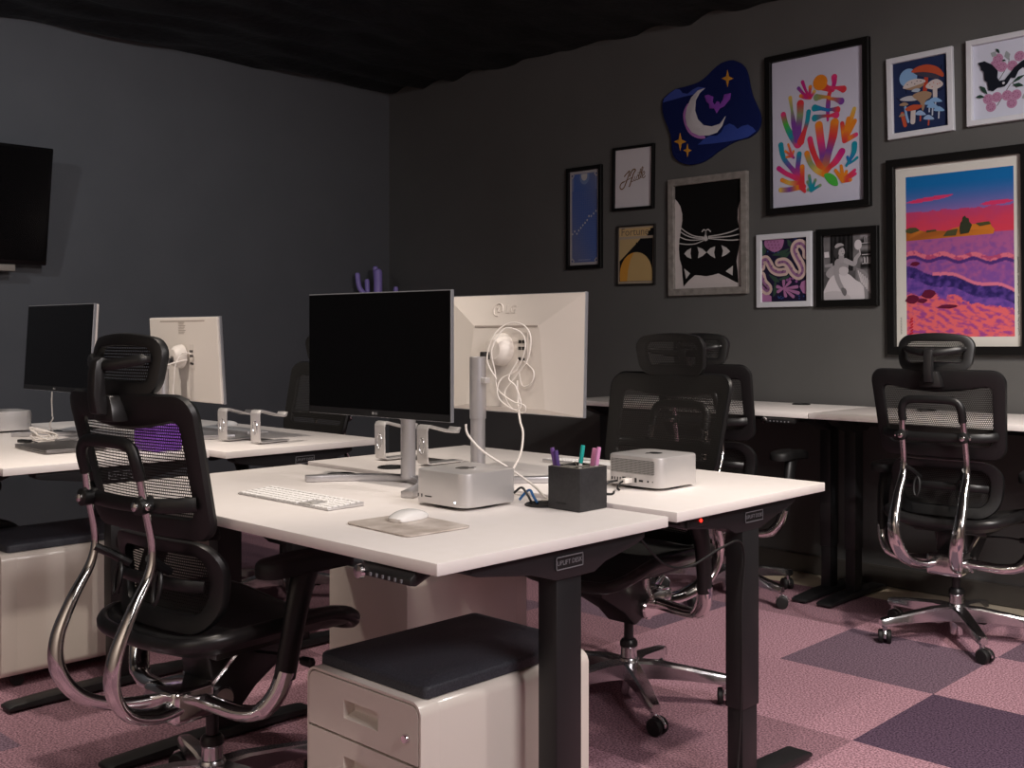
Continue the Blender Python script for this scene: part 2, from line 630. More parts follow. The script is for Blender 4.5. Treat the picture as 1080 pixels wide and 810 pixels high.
def make_chair(label):
    t = thing('office_chair', label, 'chair', (0, 0, 0), 0, 'black mesh task chairs')
    # five-star base
    b = MB()
    b.lathe([(.026, .022), (.028, .03), (.028, .075), (.038, .082), (.040, .135), (.033, .15), (.029, .152), (.027, .185), (.029, .188), (.029, .205), (.02, .207)], seg=24)
    for k in range(5):
        a = 72 * k
        xf = Matrix.Rotation(R(a), 4, 'Z')
        vs, fs = [], []
        st = [(.022, .082, .142, .030), (.10, .086, .140, .027), (.2, .084, .126, .024), (.29, .078, .112, .021), (.338, .074, .104, .0185), (.350, .079, .100, .012)]
        for (r, z0, z1, w) in st:
            vs += [(r, -w, z0), (r, -w * .55, z0 - .004), (r, w * .55, z0 - .004), (r, w, z0), (r, w * .97, z1 - .007), (r, w * .72, z1), (r, -w * .72, z1), (r, -w * .97, z1 - .007)]
        for i in range(len(st) - 1):
            for j in range(8):
                fs.append([i * 8 + j, i * 8 + (j + 1) % 8, (i + 1) * 8 + (j + 1) % 8, (i + 1) * 8 + j])
        fs += [list(range(8)), [40 + j for j in range(8)]]
        b.add(vs, fs, 0, xf)
    base = b.build('star_base', 'chrome_satin', t)
    for k in range(5):
        a = R(72 * k)
        xf = Matrix.Translation((.33 * cos(a), .33 * sin(a), 0)) @ Matrix.Rotation(a + R(40 + 50 * k), 4, 'Z')
        w = MB()
        for s in (-1, 1):
            w.lathe([(.008, -.001), (.0255, 0), (.0285, .004), (.0285, .015), (.024, .019), (.006, .020)], 0, 0, 0, 20,
                    xf=xf @ Matrix.Translation((.012, s * .0068, .0285)) @ Matrix.Rotation(R(-90 * s), 4, 'X'))
        cw = w.build('caster', 'dark_rubber', base)
        h = MB()
        h.lathe([(.0095, .045), (.0105, .05), (.0105, .085)], 0, 0, 0, 12, xf=xf)
        h.prism([(-.021, .026), (-.019, .044), (-.006, .060), (.014, .064), (.032, .056), (.044, .040), (.045, .028), (.037, .030), (.028, .048), (.012, .054), (-.004, .050), (-.013, .030)], -.0055, .0055, 'y', .001, xf=xf)
        h.build('caster_fork', 'chrome_satin', base)
    MB().lathe([(.0165, .205), (.0165, .30)], seg=20).lathe([(.031, .19), (.031, .204), (.024, .214), (.0165, .216)], seg=20).build('gas_lift', 'satin_black', t)
    # mechanism
    mc = MB()
    mc.prism([(-.045, .36), (-.04, .31), (.04, .275), (.10, .33), (.22, .40), (.24, .47), (-.06, .47), (-.055, .42)], -.062, .062, 'x', .01)
    mc.box(-.15, .15, -.10, .20, .455, .495, .012)
    mech = mc.build('tilt_mechanism', 'satin_black', t)
    lv = MB()
    lv.tube(smooth([(.05, .10, .42), (.16, .12, .425), (.225, .125, .42)], 5), .0045, 8)
    lv.lathe([(.004, 0), (.012, .002), (.013, .035), (.008, .042)], 0, 0, 0, 12, xf=T(.215, .125, .42, ry=90))
    lv.build('lever', 'satin_black', t)
    cb_ = MB()
    cb_.box(-.072, .072, -.165, -.038, .290, .380, .016, seg=3)
    for s in (-1, 1):
        cb_.tube(smooth([(s * .03, -.07, .34), (s * .055, -.02, .39), (s * .085, .03, .46), (s * .10, .08, .488)], 5), [.022] * 5 + [.018] * 5 + [.015] * 6, 10, flat=.6)
        cb_.lathe([(.002, 0), (.036, .002), (.036, .012), (.03, .018), (.002, .018)], 0, 0, 0, 20, xf=T(s * .06, -.02, .325, ry=90 * s))
    cb_.build('support_casting', 'chrome', t)
    # chrome bow: two tubes sweeping back and under the seat
    bow = MB()
    for s in (-1, 1):
        p = smooth([(s * .118, yb(.95) - .062, .955), (s * .122, yb(.87) - .068, .87), (s * .124, yb(.78) - .07, .77), (s * .125, -.275, .70), (s * .128, -.325, .615),
                    (s * .127, -.365, .525), (s * .117, -.365, .445), (s * .098, -.315, .375), (s * .07, -.22, .338), (s * .04, -.12, .335)], 7)
        n = len(p)
        rr = []
        for i, q in enumerate(p):
            k = i / (n - 1)
            rr.append(.0125 + .0145 * min(1, max(0, (k - .25) / .4)))
        bow.tube(p, rr, 18, flat=.62, up=(0, 1, 0))
    bow = bow.build('bow_frame', 'chrome', t)
    ar = MB()
    y9 = yb(.97) - .064
    ar.tube(smooth([(-.117, yb(.93) - .061, .93), (-.116, y9, .975), (-.104, y9 - .004, 1.003), (-.075, y9 - .006, 1.014), (0, y9 - .008, 1.017),
                    (.075, y9 - .006, 1.014), (.104, y9 - .004, 1.003), (.116, y9, .975), (.117, yb(.93) - .061, .93)], 6), .0165, 12, flat=.8, up=(0, 1, 0))
    ar.build('bow_arch', 'black_plastic', t)
    br = MB()
    y8 = yb(.868)
    br.tube(smooth([(-.225, y8 + .004, .872), (-.20, y8 - .022, .870), (-.13, y8 - .052, .866), (0, y8 - .060, .864), (.13, y8 - .052, .866), (.20, y8 - .022, .870), (.225, y8 + .004, .872)], 6),
            .0185, 12, flat=.45, up=(0, 1, 0))
    for s in (-1, 1):
        br.lathe([(.022, -.012), (.022, .026), (.012, .03)], 0, 0, 0, 16, xf=T(s * .121, y8 - .062, .868, rx=90))
    br = br.build('back_bracket', 'black_plastic', t)
    for s in (-1, 1):
        MB().lathe([(.011, 0), (.011, .005), (.006, .008)], 0, 0, 0, 12, xf=T(s * .121, y8 - .092, .868, rx=90)).build('bolt', 'chrome', br)
        MB().lathe([(.009, 0), (.009, .006), (.005, .008)], 0, 0, 0, 12, xf=T(s * .143, y8 - .075, .868, ry=90 * s)).build('bolt', 'chrome', br)
    # upper backrest
    o = taper(rrect(-.27, .27, .775, 1.135, .055, 7, 10), .775, 1.135, .92, 1.0)
    i = []
    for x, z in taper(rrect(-.215, .215, .832, 1.072, .03, 7, 10), .775, 1.135, .94, 1.0):
        if z > 1.03:
            z -= .028 * max(0, cos(pi * x / .43)) * (z - 1.03) / .042
        i.append((x, z))
    bk = MB().ring_plate(o, i, bmap, .026).build('backrest', 'black_plastic', t)
    mm = [(x * .965, .955 + (z - .955) * .965) for x, z in o]
    MB().membrane(mm, bmap, .0145, 7).build('back_mesh', 'back_netting', bk, angle=180)
    # lumbar
    o = taper(rrect(-.228, .228, .535, .766, .085, 7, 6), .535, .766, .92, 1.03)
    i = taper(rrect(-.178, .178, .580, .728, .05, 7, 6), .535, .766, .92, 1.03)
    lb = MB().ring_plate(o, i, lmap, .028).build('lumbar_support', 'black_plastic', t)
    MB().membrane([(x * .95, .6535 + (z - .6535) * .95) for x, z in o], lmap, .015, 5).build('lumbar_mesh', 'front_netting', lb, angle=180)
    lbar = MB()
    lbar.tube(smooth([(-.17, -.15, .655), (-.12, -.185, .66), (0, -.20, .662), (.12, -.185, .66), (.17, -.15, .655)], 5), .016, 10, flat=.5, up=(0, 1, 0))
    for s in (-1, 1):
        lbar.tube([(s * .085 + .012 * cos(q * pi / 8), -.225 + .018 * sin(q * pi / 8) * .4, .655 + .038 * sin(q * pi / 8)) for q in range(16)], .0055, 8, closed=True)
        lbar.tube([(s * .085, -.19, .69), (s * .1, -.235, .72), (s * .118, -.268, .74)], .011, 8)
    lbar.build('lumbar_bar', 'black_plastic', lb)
    # headrest
    o = [(x * (1 + .06 * (z - 1.2) / .08), z + .018 * (1 - (x / .15) ** 2) * (1 if z > 1.2 else .0)) for x, z in rrect(-.15, .15, 1.122, 1.262, .045, 7, 6)]
    i = [(x * (1 + .06 * (z - 1.2) / .08), z + .012 * (1 - (x / .15) ** 2) * (1 if z > 1.2 else 1.2)) for x, z in rrect(-.112, .112, 1.152, 1.236, .022, 7, 6)]
    hd = MB().ring_plate(o, i, hmap, .024).build('headrest', 'black_plastic', t)
    MB().membrane([(x * .96, 1.194 + (z - 1.194) * .96) for x, z in o], hmap, .0135, 5).build('headrest_mesh', 'head_netting', hd, angle=180)
    ha = MB()
    ha.tube(smooth([(-.122, -.267, 1.218), (-.09, -.297, 1.212), (-.03, -.323, 1.202), (.03, -.323, 1.202), (.09, -.297, 1.212), (.122, -.267, 1.218)], 6), [.008] * 3 + [.014] * 25 + [.008] * 3, 10, flat=.6, up=(0, 1, 0))
    ha.build('headrest_crossbar', 'black_plastic', hd)
    hs = MB()
    hs.prism([(-.298, 1.075), (-.345, 1.085), (-.352, 1.13), (-.350, 1.185), (-.345, 1.212), (-.33, 1.222), (-.312, 1.216), (-.312, 1.19), (-.320, 1.186), (-.322, 1.165), (-.318, 1.12), (-.292, 1.105)],
             -.0165, .0165, 'x', .004)
    hs.prism([(-.042, 1.065), (.042, 1.065), (.036, 1.10), (.024, 1.128), (-.024, 1.128), (-.042, 1.10)], -.318, -.262, 'y', .005)
    hs.build('headrest_stem', 'satin_black', t)
    # seat

    def smap(x, y, o_):
        z = .528 + .028 * (abs(x) / .25) ** 2.2 - .018 * max(0, 1 - (y + .22) / .12) * 0
        if y > .15:
            z -= .055 * ((y - .15) / .185) ** 2
        z -= .012 * (1 - (x / .25) ** 2) * (1 - ((y - .03) / .26) ** 2)
        return (x, y, z + o_)
    lo = [(x * (1 - .06 * max(0, -(y - .03)) / .25), y) for x, y in rrect(-.25, .25, -.215, .335, .10, 8, 8)]
    sf = MB()
    sf.tube([smap(x, y, -.016) for x, y in lo], .018, 10, closed=True, flat=1.1, up=(0, 0, 1))
    li = [(x * .80, .03 + (y - .03) * .80) for x, y in lo]
    ng = len(lo)
    vs = [smap(x, y, -.02) for x, y in lo] + [V(smap(x, y, 0)) - V((0, 0, .052)) for x, y in li]
    sf.add(vs, [[a, (a + 1) % ng, ng + (a + 1) % ng, ng + a] for a in range(ng)] + [[ng + a for a in range(ng)]])
    sf = sf.build('seat_frame', 'satin_black', t, angle=50)
    MB().membrane(lo, smap, .001, 8).build('seat_mesh', 'seat_weave', sf, angle=180)
    # arms
    for s in (-1, 1):
        p = smooth([(s * .045, -.075, .338), (s * .12, -.07, .333), (s * .205, -.06, .330), (s * .262, -.045, .345), (s * .295, -.025, .39), (s * .308, -.01, .445)], 6)
        a_ = MB().tube(p, [.024] * 18 + [.028] * 13, 14, flat=.85, up=(0, 0, 1)).build('armrest', 'chrome', t)
        pp = smooth([(s * .306, -.012, .425), (s * .312, 0, .50), (s * .316, .02, .60), (s * .31, .05, .682)], 5)
        MB().tube(pp, [.0305 + .010 * (k / 15) ** 3 for k in range(16)], 14, flat=.72, up=(1, 0, 0)).build('arm_post', 'black_plastic', a_)
        ap = MB()
        loop = rrect(-.044, .044, -.085, .225, .042, 7, 6)
        rings = [(1.0, .680), (1.04, .688), (1.04, .702), (1.0, .712), (.90, .718), (.6, .721)]
        xf = Matrix.Translation((s * .298, 0, 0)) @ Matrix.Rotation(R(5 * s), 4, 'Z')
        vs, fs = [], []
        nl = len(loop)
        for k, z in rings:
            for x, y in loop:
                vs.append((x * k, .07 + (y - .07) * (1 - (1 - k) * .35), z + .006 * max(0, 1 - abs(y - .03) / .15) - .016 * max(0, (y - .12) / .11) ** 2))
        for r in range(len(rings) - 1):
            for j in range(nl):
                fs.append([r * nl + j, r * nl + (j + 1) % nl, (r + 1) * nl + (j + 1) % nl, (r + 1) * nl + j])
        fs += [list(range(nl))[::-1], [(len(rings) - 1) * nl + j for j in range(nl)]]
        ap.add(vs, fs, 0, xf)
        ap.build('arm_pad', 'dark_rubber', a_, angle=50)
    return t


def base_turn(ch, deg):
    for k in kids(ch):
        if k.name.startswith('star_base'):
            k.rotation_euler = (0, 0, R(deg))


chair = make_chair('black mesh office chair in the left foreground, back turned, at the nearest desk')
chair.location = (-2.585, 1.53, 0)
chair.rotation_euler = (0, 0, R(6))
base_turn(chair, 157)
c2 = dup(chair, (-2.35, 3.02, 0), 180, 'black mesh office chair facing the camera behind the vented silver computer on the second desk')
base_turn(c2, -38 - 180)
c3 = dup(chair, (-2.95, 4.58, 0), 2, 'black mesh office chair at the wall desk, half hidden behind the camera-facing one')
base_turn(c3, -14)
c4 = dup(chair, (-1.83, 4.57, 0), 4, 'rightmost black mesh office chair, back turned, under the framed sunset print')
base_turn(c4, -56)
c5 = dup(chair, (-4.41, 2.99, 0), 180, 'black mesh office chair far back, half hidden behind the large black monitor screen')
base_turn(c5, 10)
c6 = dup(chair, (-4.68, 1.45, 0), 0, 'black mesh office chair at the left edge, only its seat visible under the desk')
base_turn(c6, 59)


# ------------------------------------------------------------------ monitors
def make_monitor(label, back_style, loc, rz, turn=0., dx=0., tilt=0., zc=.385):
    """origin on the desk under the pole; the screen faces -y"""
    t = thing('monitor', label, 'monitor', loc, rz, 'slim monitors on silver stands')
    W, Hh = .308, .183
    sb = MB()
    # crescent foot
    n = 22
    o_, i_ = [], []
    for k in range(n + 1):
        a = R(-158 + 316 * 0 + (180 - 0) * 0)
        u = -1 + 2 * k / n
        x = .235 * u
        y = .03 - .22 * abs(u) ** 2.0
        hw = .019
        dy = -.44 * u / .235 if True else 0
        nn = V((-(-.44 * abs(u) * (1 if u > 0 else -1)) / .235 * 1.0, 1.0)).normalized()
        o_.append((x + nn.x * hw, y + nn.y * hw))
        i_.append((x - nn.x * hw, y - nn.y * hw))
    sb.prism(o_ + i_[::-1], 0, .018, 'z', .002)
    sb.build('stand_base', 'stand_silver', t)
    sp = MB()
    sp.lathe([(.0225, .012), (.0225, .19)], 0, .015, 0, 28)
    sp.lathe([(.0225, .188), (.0252, .188), (.0252, .375), (.0235, .3765), (.0005, .3765)], 0, .015, 0, 28)
    sp.lathe([(.0257, .292), (.0257, .298)], 0, .015, 0, 28)
    sp = sp.build('stand_pole', 'stand_silver', t)
    MB().box(-.044, -.022, .004, .026, .296, .314, .003).build('cable_clip', 'aluminium', sp)
    xf = Matrix.Translation((0, -.10, 0)) @ Matrix.Rotation(R(turn), 4, 'Z') @ Matrix.Translation((dx, 0, zc)) @ Matrix.Rotation(R(tilt), 4, 'X')
    arm = MB()
    arm.box(-.008, .008, -.06, .0, zc - .018, zc + .006, .003, mi=1)
    arm.lathe([(.030, 0), (.044, .012), (.050, .03), (.052, .042)], 0, 0, 0, 28, xf=T(dx * .6, -.028, zc + .012, rx=90))
    arm.build('tilt_arm', ['monitor_white', 'satin_black'], t)
    pb = MB()
    # housing: front slab + chamfered back
    pb.box(-W, W, -.006, .006, -Hh, Hh, .0015, mi=1, xf=xf)
    if back_style == 'faceted':
        q0 = [(-W + .002, .006, -Hh + .002), (W - .002, .006, -Hh + .002), (W - .002, .006, Hh - .002), (-W + .002, .006, Hh - .002)]
        q1 = [(-.175, .03, -.165), (.175, .03, -.165), (.145, .030, .085), (-.145, .030, .085)]
        pb.add(q0 + q1, [(0, 1, 5, 4), (1, 2, 6, 5), (2, 3, 7, 6), (3, 0, 4, 7), (4, 5, 6, 7)], 0, xf)
        pb.box(-.14, .14, .024, .032, .080, .086, .001, mi=2, xf=xf)
    else:
        pb.box(-W + .002, W - .002, .005, .017, -Hh + .002, Hh - .002, .004, mi=0, xf=xf)
        pb.box(-.2, .2, .0168, .0178, .163, .168, mi=2, xf=xf)
    panel = pb.build('display_housing', ['monitor_white', 'monitor_side', 'label_grey'], t, angle=4)
    sc = MB()
    sc.box(-W + .003, W - .003, -.0075, -.0055, -Hh + .003, Hh - .003, mi=0, xf=xf)
    sc.box(-W + .003, W - .003, -.0082, -.0070, -Hh + .001, -Hh + .021, mi=1, xf=xf)
    sc.text('LG', .0105, xf @ Matrix.Translation((0.004, -.0084, -Hh + .011)) @ Matrix.Rotation(R(90), 4, 'X'), 2, .0002)
    sc.lathe([(.0042, 0), (.0042, .0004)], 0, 0, 0, 14, 2, xf=xf @ Matrix.Translation((-.009, -.0082, -Hh + .011)) @ Matrix.Rotation(R(90), 4, 'X'))
    sc.build('screen', ['screen_black', 'bezel_black', 'logo_grey'], panel, angle=0)
    yk = .030 if back_style == 'faceted' else .017
    # ports and emblem live on the back (+y); seen from behind x runs the other way
    pt = MB()
    pt.box(-.098, -.058, yk - .001, yk + .0012, -.045, .065, mi=0, xf=xf)
    for (px, pz) in ((-.082, .036), (-.082, .016), (-.082, -.018), (-.066, .036), (-.066, .016), (-.066, -.016)):
        pt.box(px - .006, px + .006, yk, yk + .003, pz - .005, pz + .005, .0008, mi=1, xf=xf)
    pt.build('port_panel', ['logo_emboss', 'port_black'], panel, angle=0)
    lg = MB()
    bx = xf @ Matrix.Translation((0, (.0184 if back_style == 'faceted' else .0172), .135)) @ (Matrix.Rotation(R(14), 4, 'X') if back_style == 'faceted' else Matrix.Identity(4)) @ \
        Matrix(((-1, 0, 0, 0), (0, 0, 1, 0), (0, 1, 0, 0), (0, 0, 0, 1)))
    if back_style == 'faceted':
        lg.tube([(-.046 + .020 * cos(q * pi / 12), .020 * sin(q * pi / 12), .0004) for q in range(-1, 20)], .0018, 6, xf=bx)
        lg.tube([(-.046, .008, .0004), (-.046, -.007, .0004), (-.037, -.007, .0004)], .0014, 6, xf=bx)
        lg.lathe([(.0028, 0), (.0028, .0012)], -.054, .006, 0, 10, xf=bx)
        lg.text('LG', .038, bx @ Matrix.Translation((.012, 0, .0004)), 0, .0005)
        lg.build('emblem', 'logo_emboss', panel, angle=0)
    else:
        for q in range(9):
            lg.box(-.032, .032 - .008 * (q % 3), .03 - q * .0068, .0325 - q * .0068, 0, .0008, xf=bx)
        lg.build('rating_label', 'label_grey', panel, angle=0)
    return t


mon1 = make_monitor('large monitor with black screen facing us on the nearest white desk', 'faceted', (-2.50, 2.125, ZI), 0, 3, -.005)
mon2 = make_monitor('white-backed monitor with embossed emblem, right of the large black screen', 'faceted', (-2.38, 2.33, ZI), 180, -2, -.035, 1.5)
mon3 = make_monitor('far left monitor with black screen facing us, above the closed laptop', 'flat', (-4.60, 2.08, ZI), 0, 1, .03, -3.5)
mon4 = make_monitor('white-backed monitor with grey printed label, behind the foreground chair headrest', 'flat', (-4.30, 2.325, ZI), 180, -2, 0., -3.5, .335)


# ------------------------------------------------------------------ compact desktop computer
def apple(s):
    pts = [(0, .30), (.16, .36), (.33, .30), (.40, .18), (.30, .06), (.30, -.08), (.42, -.20), (.30, -.42), (.16, -.50), (0, -.46), (-.16, -.50),
           (-.32, -.38), (-.44, -.12), (-.44, .12), (-.32, .31), (-.16, .36)]
    return [(p[0] * s, p[1] * s) for p in smooth([(x, y, 0) for x, y in pts], 3, True)]


def make_computer(label, loc, rz):
    t = thing('desktop_computer', label, 'computer', loc, rz, 'silver compact desktop computers')
    lp = rrect(-.0985, .0985, -.0985, .0985, .033, 8, 2)
    bd = MB()
    prof = [(.97, .007), (.992, .0085), (1, .012), (1, .088), (.992, .0925), (.965, .0945)]
    vs, fs = [], []
    n = len(lp)
    for k, z in prof:
        for x, y in lp:
            vs.append((x * k, y * k, z))
    for r in range(len(prof) - 1):
        for j in range(n):
            fs.append([r * n + j, r * n + (j + 1) % n, (r + 1) * n + (j + 1) % n, (r + 1) * n + j])
    fs += [list(range(n))[::-1], [(len(prof) - 1) * n + j for j in range(n)]]
    bd.add(vs, fs)
    body = bd.build('case', 'aluminium', t, angle=40)
    MB().lathe([(.082, 0), (.085, .002), (.085, .008)], seg=40).build('foot_ring', 'dark_rubber', t)
    ap = MB()
    ap.prism(apple(.052), .0943, .0950, 'z', xf=T(0, -.004, 0))
    lf = [(p[0] * .052, p[1] * .052) for p in smooth([(.02, .36, 0), (.05, .5, 0), (.17, .6, 0), (.16, .46, 0)], 3, True)]
    ap.prism(lf, .0943, .0950, 'z', xf=T(0, -.004, 0))
    ap.build('emblem', 'port_black', body, angle=0)
    pf = MB()
    for x in (-.078, -.064):
        pf.prism(rrect(x - .0016, x + .0016, .022, .031, .0015, 3, 1), -.0993, -.0980, 'y')
    pf.prism(rrect(-.052, -.026, .0245, .0275, .001, 3, 1), -.0993, -.0980, 'y')
    pf.build('front_ports', 'port_black', body, angle=0)
    MB().lathe([(.0022, 0), (.0022, .0012)], seg=10, xf=T(.062, -.0982, .020, rx=90)).build('power_light', 'white_led', body)
    vt = MB().prism(rrect(-.078, .078, .044, .084, .003, 3, 1), .0980, .0992, 'y')
    vt.build('rear_vent', 'vent_dots', body, angle=0)
    pr = MB()
    for x in (.074, .064, .054, .044):
        pr.prism(rrect(x - .0016, x + .0016, .021, .030, .0015, 3, 1), .0980, .0993, 'y')
    pr.box(.024, .036, .0980, .0993, .020, .032)
    for x in (.006, -.012):
        pr.box(x - .0035, x + .0035, .0980, .0993, .019, .032)
    pr.box(-.038, -.024, .0980, .0993, .022, .028)
    pr.lathe([(.003, 0), (.003, .001)], 0, 0, 0, 10, xf=T(-.056, .0982, .025, rx=-90))
    pr.lathe([(.0018, 0), (.0018, .001)], 0, 0, 0, 10, xf=T(-.072, .0982, .025, rx=-90))
    pr.build('rear_ports', 'port_black', body, angle=0)
    return t


pc1 = make_computer('silver box computer on the nearest desk with a lit white dot on its front', (-2.076, 1.977, ZI), 0)
pc2 = dup(pc1, (-1.932, 2.598, ZI), 180, 'silver box computer on the second desk showing its vented rear, right of the pen cup')
pc3 = dup(pc1, (-5.13, 1.965, ZI), 0, 'silver box computer cut off by the left photo edge beside the cable tangle')

# ------------------------------------------------------------------ keyboards, mice, mat


def make_keyboard(label, loc, rz):
    t = thing('keyboard', label, 'keyboard', loc, rz, 'slim white keyboards')
    w, d = .2095, .0575
    MB().prism([(-d, 0), (-d, .0035), (d - .004, .0105), (d, .0095), (d, 0)], -w, w, 'x', .0012).build('keyboard_base', 'aluminium', t)
    k1, k2 = MB(), MB()

    def top(y):
        return .0035 + (y + d) / (2 * d) * .007

    def key(x, y, kw, kh, mb):
        z = top(y)
        mb.box(x - kw / 2 + .0012, x + kw / 2 - .0012, y - kh / 2 + .0012, y + kh / 2 - .0012, z - .001, z + .0028, .0008, seg=1)
    px = .0187
    x0 = -w + .006
    for row in range(6):
        y = d - .011 - row * .0186
        kh = .0178 if row else .0125
        if row == 5:
            widths = [1, 1, 1, 1.25, 5, 1.25, 1, 1, 1.25]
        elif row == 0:
            widths = [1] * 14
        elif row == 1:
            widths = [1] * 13 + [1.5]
        elif row == 2:
            widths = [1.5] + [1] * 13
        elif row == 3:
            widths = [1.8] + [1] * 11 + [1.7]
        else:
            widths = [2.3] + [1] * 10 + [2.2]
        s = 14.5 / sum(widths)
        x = x0
        for kw in widths:
            key(x + kw * px * s / 2, y, kw * px * s, kh, k1)
            x += kw * px * s
        xb = x0 + 14.5 * px + .006
        for c in range(3):
            if row in (0, 1, 2):
                key(xb + (c + .5) * px, y, px, kh, k1)
            elif row == 4 and c == 1 or row == 5:
                key(xb + (c + .5) * px, y, px, kh, k2)
        xb += 3 * px + .006
        nwid = (2 * w - .006 - (xb + w)) / 4
        for c in range(4):
            key(xb + (c + .5) * nwid, y, nwid, kh, k1)
    k1.build('keys', 'key_white', t, angle=0)
    k2.build('arrow_keys', 'key_grey', t, angle=0)
    return t


kb1 = make_keyboard('slim white keyboard lying on the nearest desk left of the marble mouse mat', (-2.452, 1.712, ZI), 0)
kb2 = dup(kb1, (-4.38, 2.70, ZI), 180, 'slim white keyboard on the back left desk, behind the two-armed laptop stand')
kb3 = dup(kb1, (-2.35, 2.86, ZI), 180, 'slim white keyboard on the second desk, mostly hidden behind the nearest silver computer')

mp = MB()
loop = rrect(-.123, .123, -.094, .094, .02, 6, 2)
mp.prism(loop, 0, .0035, 'z', .0008)
mo = mp.build('mouse_mat', 'marble_mat')
mo.location = (-1.94, 1.66, ZI)
mo.rotation_euler = (0, 0, R(-3))
tag(mo, 'rectangular beige marble-patterned mat under the white mouse at the desk corner', 'mouse mat')


def make_mouse(label, loc, rz):
    mb = MB()
    vs, fs = [], []
    nx, ny = 10, 18
    for j in range(ny + 1):
        v = -1 + 2 * j / ny
        for i in range(nx + 1):
            u = -1 + 2 * i / nx
            hw = .0287 * (1 - .28 * abs(v) ** 3.2)
            hh = .0205 * (1 - .72 * abs(v) ** 2.2) * (1 - .38 * abs(u) ** 3)
            vs.append((u * hw, v * .0565 * (1 - .10 * u * u), .003 + max(hh, .003)))
    for j in range(ny):
        for i in range(nx):
            a = j * (nx + 1) + i
            fs.append([a, a + 1, a + nx + 2, a + nx + 1])
    rim = [i for i in range(nx + 1)] + [j * (nx + 1) + nx for j in range(1, ny + 1)] + [ny * (nx + 1) + i for i in range(nx - 1, -1, -1)] + [j * (nx + 1) for j in range(ny - 1, 0, -1)]
    o = len(vs)
    for r in rim:
        p = vs[r]
        vs.append((p[0] * .93, p[1] * .95, 0.0))
    k = len(rim)
    for a in range(k):
        fs.append([rim[a], o + a, o + (a + 1) % k, rim[(a + 1) % k]])
    fs.append([o + a for a in range(k)][::-1])
    mb.add(vs, fs)
    t = thing('computer_mouse', label, 'mouse', loc, rz, 'white computer mice')
    MB_ = mb.build('top_shell', 'mouse_white', t, angle=70)
    MB().prism([(x * .9, y) for x, y in rrect(-.025, .025, -.048, .048, .02, 5, 2)], 0.0, .003, 'z').build('mouse_base', 'aluminium', t)
    return t


ms1 = make_mouse('white low mouse resting on the beige marble mat', (-1.985, 1.70, ZI + .0044), 8)
ms2 = dup(ms1, (-4.66, 2.84, ZI), 10, 'white low mouse on the back left desk beside the white-backed monitor')

# ------------------------------------------------------------------ pen cup and pens
t = thing('pen_cup', 'square black leather pen cup with wire dividers at the back of the nearest desk', 'pen cup', (-1.823, 2.13, ZI), 0)
pcx, pch, th = .0535, .108, .004
cup = MB()
for (x0, x1, y0, y1) in ((-pcx, pcx, -pcx, -pcx + th), (-pcx, pcx, pcx - th, pcx), (-pcx, -pcx + th, -pcx + th, pcx - th), (pcx - th, pcx, -pcx + th, pcx - th)):
    cup.box(x0, x1, y0, y1, 0, pch, .0012)
cup.box(-pcx + th, pcx - th, -pcx + th, pcx - th, 0, .004)
cup = cup.build('cup_wall', 'black_leather', t)
MB().box(-.026, .006, -.0545, -.0534, .0155, .0185).build('embossed_mark', 'port_black', cup, angle=0)  # dark bar standing in for the cup's faint embossed lettering
dv = MB()
for a, b in (((-.048, -.048), (.048, .048)), ((-.048, .048), (.048, -.048)), ((-.049, 0), (.049, 0)), ((0, -.049), (0, .049))):
    dv.tube([(a[0], a[1], pch - .002), (b[0], b[1], pch - .002)], .0012, 6)
dv.tube([(x, y, pch) for x, y in rrect(-.05, .05, -.05, .05, .006, 3, 1)], .0016, 6, closed=True)
dv.build('wire_divider', 'divider_grey', t)


def make_pen(label, x, y, lx, ly, col, h=.142):
    t = thing('marker_pen', label, 'pen', (-1.823 + x, 2.13 + y, ZI + .0060), 0, 'marker pens in the black cup')
    d = V((lx, ly, 1)).normalized()
    q = d.to_track_quat('Z', 'Y')
    t.rotation_mode = 'QUATERNION'
    t.rotation_quaternion = q
    MB().lathe([(.001, .0), (.003, .006), (.0048, .010), (.0048, h - .045)], seg=12).build('barrel', 'key_white', t)
    MB().lathe([(.0056, h - .047), (.0058, h - .004), (.0052, h), (.001, h)], seg=12).build('cap', col, t)
    return t


make_pen('lighter purple capped marker, leftmost in the black cup', -.030, -.028, -.13, -.10, 'pen_purple', .150)
make_pen('dark purple capped marker leaning left in the black cup, right of the lighter purple one', -.018, -.034, -.13, -.06, 'pen_violet', .143)
make_pen('teal capped marker standing in the middle of the black cup', -.024, .020, .05, .14, 'pen_teal', .152)
make_pen('pink capped marker in the black cup, the left of the two pink ones', .006, .028, .12, .08, 'pen_pink', .147)
make_pen('pink capped marker in the black cup, the rightmost of all the markers', .033, .014, .07, .13, 'pen_rose', .152)


